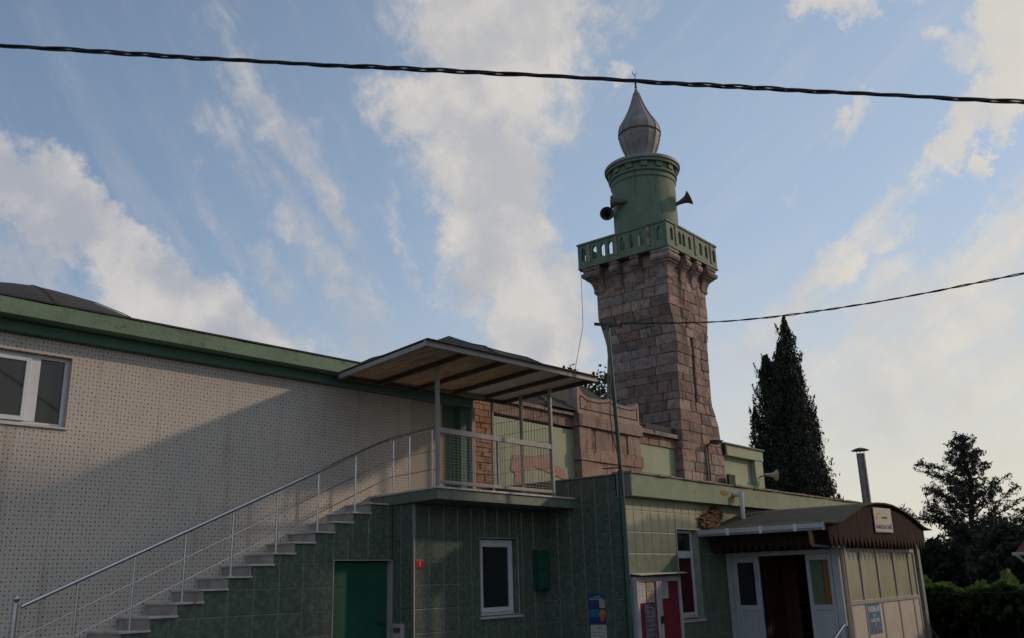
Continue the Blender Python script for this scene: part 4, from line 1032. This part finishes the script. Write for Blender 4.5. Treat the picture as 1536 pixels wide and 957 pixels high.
for i in range(4):
    a, b = vx[i]+.036, vx[i+1]-.036
    bxp('frosted_pane', 'frost', a, b, YP+.005, YP+.02, -.554, .394, bevel=0)
    bxp('lower_panel', 'panel_white', a, b, YP-.008, YP+.03, GZ+.1, -.636, bevel=0)
    bxp('shadow_gap', 'rust_steel', a-.001, a+.03, YP-.012, YP-.009, GZ+.1, -.636, bevel=0)
    bxp('transom_pane', 'dark', a, b, YP+.02, YP+.03, .471, .84, bevel=0)
bxp('lower_panel', 'panel_white', 22.84, 23.19, YP-.008, YP+.03, GZ+.1, -.636, bevel=0)
bxp('frosted_pane', 'frost', 22.84, 23.19, YP+.005, YP+.02, -.554, .394, bevel=0)
G().tube([(XP-.06,YP-.10,GZ),(XP-.06,YP-.10,.43)], .034, 12).build('pale_pipe', 'horn_cream', pc, smooth=True)
bxp('side_wall', 'dark', 23.30, 23.34, YP+.1, YC-.01, GZ, .9, bevel=0)
G().box(XP-.02, XP+.02, YP+.12, YC-.02, .456, .87).build('transom_board', 'dark', pc)
# door leaf, open doorway, fixed side light
def leaf(y0, y1, name, zb=GZ+.05, zt=.36, mid=-.66, gm='glass', st=.12):
    d = G()
    d.box(XP-.03, XP+.02, y0, y0+st, zb, zt); d.box(XP-.03, XP+.02, y1-st, y1, zb, zt)
    d.box(XP-.03, XP+.02, y0+st, y1-st, zt-.11, zt); d.box(XP-.03, XP+.02, y0+st, y1-st, mid-.05, mid+.06); d.box(XP-.03, XP+.02, y0+st, y1-st, zb, zb+.12)
    o = d.build(name, 'pvc_dull', pc, bevel=.006)
    G().box(XP-.008, XP+.0, y0+st, y1-st, mid+.061, zt-.111).build('pane', gm, o)
    G().box(XP-.014, XP+.008, y0+st, y1-st, zb+.121, mid-.051).build('lower_panel', 'pvc_dull', o)
    return o
L1_ = leaf(8.36, 8.97, 'door_leaf')
G().box(XP-.09, XP-.03, 8.41, 8.44, -.12, .08).build('door_handle', 'steel', L1_, bevel=.006)
bxp('door_post', 'pvc_dull', XP-.035, XP+.04, 8.975, YC-.012, GZ, .36)
L2_ = leaf(YP+.13, 7.36, 'side_light', gm='dark', st=.075)
G().box(XP+.012, XP+.03, YP+.20, 7.04, -.6, .25).build('curtain', 'curtain_orange', L2_)
G().box(XP+.012, XP+.03, 7.05, 7.285, -.6, .25).build('curtain', 'curtain_green', L2_)
for o in list(L2_.children):
    if o.name.startswith('pane'): bpy.data.objects.remove(o)
G().box(XP+.04, XQ, YP+.1, YC-.01, GZ+.001, GZ+.06).build('floor_slab', 'marble', pc)
# gutter with its pipe
XG = 17.18
g = G(); pr_ = [(XG-.07,.90),(XG-.07,.82),(XG-.03,.775),(XG+.03,.775),(XG+.07,.82),(XG+.07,.90),(XG+.055,.90),(XG+.055,.83),(XG+.02,.79),(XG-.02,.79),(XG-.055,.83),(XG-.055,.90)]
g.prism(pr_, 'y', 6.47, YC-.03); gu = g.build('gutter', 'pvc_dull', pc)
G().box(XG-.075, XG+.075, 6.45, 6.469, .77, .905).build('end_cap', 'pvc', gu)
for y in (7.0, 7.7, 8.4): G().box(XG-.08, XG-.072, y-.03, y+.03, .77, .91).build('gutter_clip', 'pvc', gu)
gp_ = G().tube([(XG+.02,6.75,.80),(XG+.05,6.74,.52)], .045, 10).build('rusty_outlet', 'rust', pc, smooth=True)
G().tube([(XG+.05,6.74,.50),(17.9,6.62,.48),(18.27,6.58,.47)], .025, 10).build('cross_pipe', 'paint_grey', pc, smooth=True)
# things in the doorway
ds = thing('brown_door_panel', 'brown varnished wooden panel standing inside the porch doorway', 'door panel', (20.4, 8.9, GZ))
G().box(19.82, 20.78, 8.92, 8.97, GZ+.07, .62).build('panel', 'wood_brown', ds)
G().box(19.95, 20.65, 8.905, 8.918, -.4, .5).build('raised_panel', 'wood_brown', ds)
G().box(19.95, 20.65, 8.905, 8.918, -1.5, -.5).build('raised_panel', 'wood_brown', ds)
sh = thing('shoe_rack', 'tall reddish brown shoe rack with open shelves inside the porch', 'shoe rack', (21.3, 8.8, GZ))
G().box(20.80, 20.84, 8.60, 8.98, GZ+.07, .6).build('side_panel', 'wood_brown', sh); G().box(21.96, 22.0, 8.60, 8.98, GZ+.07, .6).build('side_panel', 'wood_brown', sh)
G().box(20.84, 21.96, 8.96, 8.98, GZ+.07, .6).build('back_panel', 'curtain_red', sh)
for k in range(10): G().box(20.842, 21.958, 8.60, 8.958, -1.55+k*.225, -1.53+k*.225).build('shelf', 'rack_wood', sh)
dc_ = thing('dark_door_curtain', 'black-blue curtain hanging inside the porch doorway by the white door', 'curtain', (19.3, 8.9, .5))
g = G()
for k in range(20): g.box(18.9+k*.045, 18.9+k*.045+.046, 8.93+.02*math.sin(k), 8.96+.02*math.sin(k), GZ+.08, .5)
g.build('curtain_cloth', 'poster_navy', dc_)

ch = thing('stovepipe', 'steel stovepipe with a conical rain cap rising behind the porch gable', 'chimney', (21.42, 7.0, 1.3))
G().tube([(21.42,7.0,1.2),(21.42,7.0,2.62)], .095, 18).build('pipe', 'stove', ch, smooth=True)
for k in range(3):
    t = 2*math.pi*k/3+.4; G().tube([(21.42+.085*math.cos(t),7.0+.085*math.sin(t),2.6),(21.42+.10*math.cos(t),7.0+.10*math.sin(t),2.70)], .008, 5).build('cap_strut', 'stove', ch)
G().lathe(21.42, 7.0, [(.20,2.685),(.205,2.69),(.11,2.735),(.01,2.76)], 20).build('rain_cap', 'rust_steel', ch)

sg = thing('gable_sign', 'pale weathered sign board with faint lettering on the brown gable', 'sign', (20.4, 6.38, 1.0))
ys_ = 6.385
G().hexa([(19.80,ys_-.02,.775),(20.94,ys_-.02,.785),(20.94,ys_,.785),(19.80,ys_,.775),(19.80,ys_-.02,1.285),(20.94,ys_-.02,1.30),(20.94,ys_,1.30),(19.80,ys_,1.285)]).build('board', 'sign_white', sg, bevel=.004)
text('lettering', 'NAMAZGAH CAMİİ', sg, .115, 'ink_blue', (20.37, ys_-.021, .895), (1,0,.01), bold=.003)
text('lettering', 'HOŞGELDİNİZ', sg, .055, 'ink', (20.45, ys_-.021, 1.09), (1,0,.01))
G().tube([(19.92,ys_-.021,1.05),(19.95,ys_-.021,1.12),(20.05,ys_-.021,1.17),(20.2,ys_-.021,1.18)], .008, 5).build('emblem', 'ink_orange', sg)
G().box(19.82, 20.92, ys_-.023, ys_-.0205, .79, .80).build('bottom_line', 'ink_blue', sg)

pb = thing('blue_notice', 'blue notice reading KADINLAR pasted on the white porch panel', 'notice', (19.9, 6.69, -.9))
yb_ = YP-.0095
G().box(19.63, 20.38, yb_-.004, yb_, -1.235, -.65).build('sheet', 'poster_blue', pb)
text('lettering', 'KADINLAR', pb, .155, 'ink_white', (20.005, yb_-.005, -.755), (1,0,0), sx=.9, bold=.004)
text('lettering', 'İÇİN', pb, .085, 'ink_white', (20.005, yb_-.005, -.885), (1,0,0))
text('lettering', 'NAMAZ YERİ', pb, .095, 'ink_white', (20.005, yb_-.005, -.975), (1,0,0), sx=.95, bold=.002)
text('lettering', 'BU', pb, .07, 'ink_white', (20.005, yb_-.005, -1.06), (1,0,0))
G().prism([(19.95,-1.15),(20.2,-1.15),(20.2,-1.165),(20.3,-1.135),(20.2,-1.10),(20.2,-1.12),(19.95,-1.12)], 'y', yb_-.007, yb_-.0045).build('arrow', 'ink_red', pb)

# rails beside the porch
r1 = thing('entrance_rail', 'bright steel handrail end at the left foot of the porch corner', 'handrail', (16.8, 6.2, GZ))
G().tube([(16.2,6.2,-1.155),(16.86,6.2,-.905)], .03, 12).build('rail', 'steel', r1, smooth=True)
G().tube([(16.86,6.2,-.905),(17.0,6.2,-.93),(17.02,6.2,-1.68)], .022, 10).build('post', 'steel', r1, smooth=True)
r2 = thing('side_stair_rail', 'grey steel stair rail descending to the right of the porch', 'handrail', (23.8, 6.6, GZ))
G().tube([(23.65,6.8,-1.13),(25.2,6.8,-1.85)], .03, 8).build('rail', 'paint_grey', r2)
for x in (23.75, 24.15, 24.6): G().tube([(x,6.8,-1.15-(x-23.65)*.46),(x,6.8,-1.75)], .018, 8).build('baluster', 'paint_grey', r2)

# ================================================================== TREES
import numpy as np
def leaf_mesh(name, centers, size, m, parent, seed, ratio=.5, droop=None, jitter=.35):
    rs = np.random.RandomState(seed); c = np.asarray(centers, float); n = len(c); o0 = np.array(ORI[root_of(parent)])
    d = rs.normal(size=(n, 3))
    if droop is not None: d = d*.55+np.array(droop)
    d /= np.linalg.norm(d, axis=1)[:, None]
    e = rs.normal(size=(n, 3)); e -= d*(e*d).sum(1)[:, None]; e /= np.linalg.norm(e, axis=1)[:, None]
    s = size*(1+jitter*rs.normal(size=(n, 1))).clip(.4, 1.9)
    c = c-o0; nn_ = np.cross(d, e)
    v = np.stack([c-d*s*.5, c+e*s*ratio*.5+nn_*s*.06, c+d*s*.5, c-e*s*ratio*.5+nn_*s*.06], 1).reshape(-1, 3)
    me = bpy.data.meshes.new(name); me.vertices.add(4*n); me.vertices.foreach_set('co', v.ravel().astype(np.float32))
    me.loops.add(4*n); me.loops.foreach_set('vertex_index', np.arange(4*n, dtype=np.int32))
    me.polygons.add(n); me.polygons.foreach_set('loop_start', np.arange(0, 4*n, 4, dtype=np.int32)); me.polygons.foreach_set('loop_total', np.full(n, 4, dtype=np.int32))
    me.update(); me.validate(); me.materials.append(M[m]); o = bpy.data.objects.new(name, me); col.objects.link(o); o.parent = parent
    return struct(o, 'stuff')
def Dir(px): return Vector(px)
rs = np.random.RandomState(5)
# cypress: several upright spires packed together
cyp = thing('cypress_tree', 'tall dark cypress with a thin leaning tip behind the green annex', 'tree', (41.0, 17.0, GZ))
fw2 = Vector((.749, .601, 0)).normalized(); rt2 = Vector((.626, -.78, 0)).normalized()
base = np.array([41.2, 16.73, 0.])
rt_ = np.array(rt2); fwn = np.array(fw2)
spires = [(.48,0,12.0,1.05),(.12,.1,10.7,1.15),(-.15,-.4,10.0,1.2),(-.62,.2,10.1,1.0),(.75,.1,10.1,.95),(-1.4,.0,7.6,.75),(1.05,-.2,7.6,1.05),(.3,-.9,9.3,1.1),(-.3,.9,10.3,1.1),(1.55,.3,5.0,.85),(-.5,-.6,8.6,1.15),(.9,.6,8.8,.9),(-.95,.5,6.0,1.2),(1.95,0,2.4,.5),(.50,0,11.8,.5),(-1.6,.3,3.2,.8)]
P_ = []
for (ox, oy, zt_, rr) in spires:
    nL = int(8200*rr*(zt_+1.7)/9)
    t = rs.uniform(0, 1, nL); z = GZ+.6+(zt_-GZ-.6)*t
    prof_ = np.interp(t, [0, .1, .3, .6, .85, .95, 1], [.7, 1., 1., .95, .66, .36, .04])
    # tufts: clumpy radius
    ang = rs.uniform(0, 2*np.pi, nL); clump = .78+.3*np.sin(ang*3+z*2.1+ox*9)*np.sin(z*4.3+ang)+.18*rs.normal(size=nL)
    r_ = .80*rr*prof_*clump*np.sqrt(rs.uniform(.35, 1., nL))
    lean = .25*np.maximum(0, t-.7)
    p = base+np.outer(ox+lean*0+r_*np.cos(ang), rt_)+np.outer(oy+r_*np.sin(ang), fwn); p[:, 2] = z+rs.normal(size=nL)*.05
    P_.append(p)
for (ox, oy, zt_, rr) in spires:      # ragged tufts standing off the outline
    for k in range(int(26*rr)):
        t = rs.uniform(.08, .95); a_ = rs.uniform(0, 2*np.pi); hgt = rs.uniform(.35, 1.0); zz = GZ+.6+(zt_-GZ-.6)*t
        r0 = .76*rr*np.interp(t, [0, .1, .3, .6, .85, .95, 1], [.7, 1., 1., .95, .66, .36, .04]); m_l = 46
        u = rs.uniform(0, 1, m_l); p = base+np.outer(ox+(r0+.22*u)*np.cos(a_)+rs.normal(size=m_l)*.10*(1-u), rt_)+np.outer(oy+(r0+.22*u)*np.sin(a_)+rs.normal(size=m_l)*.10*(1-u), fwn)
        p[:, 2] = zz+hgt*u; P_.append(p)
P_ = np.concatenate(P_)
leaf_mesh('crown', P_, .15, 'cypress', cyp, 1, .32, (0, 0, .9))
G().lathe(41.0, 17.0, [(.3,GZ),(.22,0),(.12,5.),(.03,8.)], 8).build('trunk', 'bark', cyp)
G().lathe(41.2, 16.73, [(.6,GZ+.4),(.95,1.),(.9,4.),(.6,6.5),(.3,8.2),(.08,8.8)], 9).build('inner_shade', 'cypress', cyp)

def conifer(name, label, base, H, R0, seed, m, zb=.3, nbr=70, leafs=16, ls=.12, cat='tree', tilt=.3):
    # trunk > whorled limbs > side twigs, foliage sprays strung along every twig
    t = thing(name, label, cat, (base[0], base[1], GZ)); rr = np.random.RandomState(seed)
    b = Vector((base[0], base[1], GZ)); Ht = H-GZ
    tr = [b+Vector((.10*math.sin(k*.9), .10*math.cos(k*1.3), Ht*k/10)) for k in range(11)]
    G().tube(tr, [.17*(1-k/10.5)+.015 for k in range(11)], 8).build('trunk', 'bark', t, smooth=True)
    pts = []; g = G()
    def spray(p, q_, n, sp):
        for k in range(n):
            u = rr.uniform(0, 1.08); c = p.lerp(q_, u); pts.append((c.x+rr.normal()*sp, c.y+rr.normal()*sp, c.z+rr.normal()*sp*.7))
    for i in range(nbr):
        f_ = zb+(1-zb)*((i+rr.uniform(0, 1))/nbr); a = i*2.4+rr.uniform(-.5, .5)
        ln = R0*(1-f_)**.85*rr.choice([.55, .8, 1., 1.25], p=[.25, .35, .25, .15])+.15
        o = b+Vector((0, 0, Ht*f_)); d = Vector((math.cos(a), math.sin(a), tilt+rr.uniform(-.2, .35))).normalized(); cur = o; seg = [o]
        for k in range(5):
            d = (d+Vector((rr.normal()*.12, rr.normal()*.12, .07+rr.normal()*.08))).normalized(); cur = cur+d*ln/5; seg.append(cur)
        g.tube(seg, [.035*(1-k/6)*(1.1-f_)+.008 for k in range(6)], 5)
        nt_ = int(5+7*ln)
        for k in range(nt_):
            u = (.18+.8*(k+rr.uniform(0, 1))/nt_)*5; j = min(4, int(u)); p = seg[j].lerp(seg[j+1], u-j)
            dd = Vector((rr.normal(), rr.normal(), rr.normal()*.5+.25)).normalized()*rr.uniform(.18, .5)*(.6+.4*ln/R0); q_ = p+dd
            g.bar(p, q_, .012, .012); spray(p.lerp(q_, .2), q_, leafs, .055)
        spray(seg[3], seg[5], leafs, .06)
    g.build('branches', 'bark', t); leaf_mesh('crown', pts, ls, m, t, seed+1, .32)
    return t
conifer('pine_tree', 'open-branched dark conifer against the sky at the right edge', (39.5, 8.9), 5.0, 4.4, 3, 'pine', .12, 84, 16, .125)
conifer('pine_tree', 'low dark conifer standing in front of the taller one beside the house', (37.5, 7.4), 1.4, 2.0, 13, 'pine', .1, 45, 22, .15)
# small tree seen between the shelter roof and the minaret
tb = thing('broadleaf_tree', 'dark leafy tree peeping out between the shelter roof and the minaret', 'tree', (27.3, 18.3, GZ))
G().tube([(27.3,18.3,GZ),(27.35,18.25,2.),(26.95,18.0,5.8)], [.2,.15,.05], 8).build('trunk', 'bark', tb, smooth=True)
g = G(); pts = []
for k in range(26):
    a = k*2.4; d = Vector((math.cos(a)*rs.uniform(.3, 1.), math.sin(a)*rs.uniform(.3, 1.), rs.uniform(.25, 1.))).normalized(); L_ = rs.uniform(.9, 1.75)
    o = Vector((26.95, 18.0, 4.7+rs.uniform(0, 1.1))); e = o+d*L_; g.tube([o, o.lerp(e, .5)+Vector((0,0,.1)), e], [.03,.02,.008], 5)
    for q_ in range(95):
        p = o.lerp(e, rs.uniform(.4, 1.05)); pts.append((p.x+rs.normal()*.17, p.y+rs.normal()*.17, p.z+rs.normal()*.15))
g.build('branches', 'bark', tb); leaf_mesh('crown', pts, .17, 'leaf_dark', tb, 8, .6)

# vine arbour in front of the trees
va = thing('vine_arbour', 'bright green grapevine arbour on a wire trellis right of the porch', 'vine arbour', (24.5, 6.3, GZ))
pts = []; c0 = np.array([.968, .25]); 
def ray2(t): # direction across the arbour, from beside the porch to beyond the frame
    a = R(16.2-9.5*t); return np.array([math.cos(a), math.sin(a)])
rr = np.random.RandomState(77)
for k in range(26000):
    t = rr.uniform(-.15, 1.5); dd_ = rr.uniform(25.5, 29.5); u = ray2(t)
    top = -.50+.07*math.sin(t*17)+.05*math.sin(t*41+1)+.05*math.sin(dd_*2.3)
    depth = rr.exponential(.15); z = top-min(depth, .9)
    if rr.uniform() < .07: z = top+rr.uniform(0, .34)*max(0, math.sin(t*29)*math.sin(t*13+1))
    pts.append((u[0]*dd_, u[1]*dd_, z))
leaf_mesh('vine_leaves', pts, .15, 'vine', va, 4, .85)
pts = []
for k in range(5000):
    t = rr.uniform(-.15, 1.5); dd_ = rr.uniform(27.5, 31.); u = ray2(t); pts.append((u[0]*dd_, u[1]*dd_, rr.uniform(-1.7, -.6)))
leaf_mesh('hanging_leaves', pts, .26, 'leaf_dark', va, 5, .8)
g = G(); 
for t in (-.1, .1, .3, .5, .7, .9, 1.1, 1.3):
    for dd_ in (27.0, 29.4): u = ray2(t)*dd_; G().tube([(u[0],u[1],GZ),(u[0],u[1],-.5)], .035, 6).build('trellis_post', 'bark', va)
u = ray2(-.2)*25.4; v_ = ray2(1.5)*25.4; G().tube([(u[0],u[1],-.52),((u[0]+v_[0])/2,(u[1]+v_[1])/2,-.58),(v_[0],v_[1],-.50)], .009, 5).build('trellis_wire', 'bark', va)
# shrubs and dark trees behind the arbour
def bush(name, label, c, s, n, seed, m='leaf_dark', ls=.3, cat='shrub'):
    t = thing(name, label, cat, (c[0], c[1], GZ)); rr = np.random.RandomState(seed)
    d = rr.normal(size=(n, 3)); d /= np.linalg.norm(d, axis=1)[:, None]
    k = 1+.22*np.sin(d[:, 0]*5+seed)*np.sin(d[:, 2]*6)+.12*np.sin(d[:, 1]*13+d[:, 2]*9)
    r_ = (rr.uniform(.35, 1., n)**.4*k)[:, None]; p = d*r_*np.array(s)+np.array([c[0], c[1], c[2]])
    p = p[p[:, 2] > GZ]
    G().tube([(c[0],c[1],GZ),(c[0],c[1],c[2])], .12, 7).build('trunk', 'bark', t)
    leaf_mesh('crown', p, ls, m, t, seed, .6); return t
bush('shrub', 'dark rounded shrub just right of the porch corner post', (38.5, 11.1, -.2), (1.6,1.2,1.25), 3500, 41)
bush('shrub', 'wide dark shrub under the open conifer', (40.5, 9.3, -.4), (2.4,2.0,1.5), 5000, 42)
bush('shrub', 'dark shrub at the foot of the brown-roofed house', (38.0, 7.3, -.4), (2.0,1.8,1.6), 4500, 43)
bush('dark_tree', 'dark tree crown filling the gap left of the house roof', (43.5, 8.9, -.1), (2.6,2.2,1.8), 5000, 44, 'pine', .3, 'tree')
# house at the right edge
hs = thing('neighbour_house', 'house with a steep brown roof cut off by the right edge', 'house', (35.5, 4.6, GZ))
hx, hy = 34.0, 6.25
G().box(hx, hx+5, hy-4.2, hy, GZ, .42).build('wall', 'house_wall', hs)
G().hexa([(hx-.3,hy-4.5,.40),(hx+5.3,hy-4.5,.40),(hx+5.3,hy+.35,.40),(hx-.3,hy+.35,.40),(hx+2,hy-2.6,2.9),(hx+3,hy-2.6,2.9),(hx+3,hy-1.5,2.9),(hx+2,hy-1.5,2.9)]).build('roof', 'house_roof', hs)
G().box(hx-.36, hx-.3, hy-4.5, hy+.38, .36, .46).build('gutter', 'pvc_dull', hs)
G().tube([(hx-.33,hy+.25,.36),(hx-.1,hy-.05,.0),(hx-.1,hy-.05,GZ)], .05, 8).build('downpipe', 'pvc_dull', hs)
# low wall under the arbour, far slope
lw = G().box(29.5, 33.5, 5.0, 5.2, GZ, -1.05); o = lw.build('garden_wall', 'stone_core', None, loc=(31.5, 5.1, GZ)); tag(o, 'low grey garden wall in the shade under the vine arbour', 'wall')
g = G(); rr = np.random.RandomState(3); vs = []; fs = []
nx = 40
for i in range(nx+1):
    a = R(70-110*i/nx); h = -1.2+2.2*mnoise.noise((i*.25, 0, 0))+1.2
    vs += [(150*math.cos(a),150*math.sin(a),GZ-.5),(185*math.cos(a),185*math.sin(a),1.0+h*1.6),(260*math.cos(a),260*math.sin(a),GZ-.5)]
for i in range(nx):
    for k in range(2): fs.append((3*i+k,3*i+3+k,3*i+4+k,3*i+1+k))
struct(g.add(vs, fs).build('far_slope', 'hill'))

# unseen house added towards the sun, inferred from its shade on the dotted wall
oh = thing('added_street_house', 'unseen tall plain rendered house across the street on the sunny side', 'house', (22., -4., GZ))
ox0, ox1, oy0, oy1, oz = 14.5, 26.0, -9.5, .5, 10.6
wh = [(ox0+1.2+i*2.7, ox0+2.4+i*2.7, GZ+1.+f_*3., GZ+2.5+f_*3.) for i in range(4) for f_ in range(4)]
wall_holes(G(), 'y', oy1-.3, .3, ox0, ox1, GZ, oz, wh).build('wall', 'beige', oh)
G().box(ox0, ox1, oy0, oy1-.55, GZ, oz).build('wall', 'beige', oh)
for a, b, c, d in wh:
    w = frame(G(), a, b, c, d, oy1-.32, oy1-.25, .06).build('window', 'pvc', oh); G().box(a+.06, b-.06, oy1-.29, oy1-.28, c+.06, d-.06).build('pane', 'glass', w)
G().hexa([(ox0-.4,oy0-.4,oz),(ox1+.4,oy0-.4,oz),(ox1+.4,oy1+.4,oz),(ox0-.4,oy1+.4,oz),(ox0+3,oy0+4,oz+1.5),(ox1-3,oy0+4,oz+1.5),(ox1-3,oy1-4,oz+1.5),(ox0+3,oy1-4,oz+1.5)]).build('roof', 'house_roof', oh)
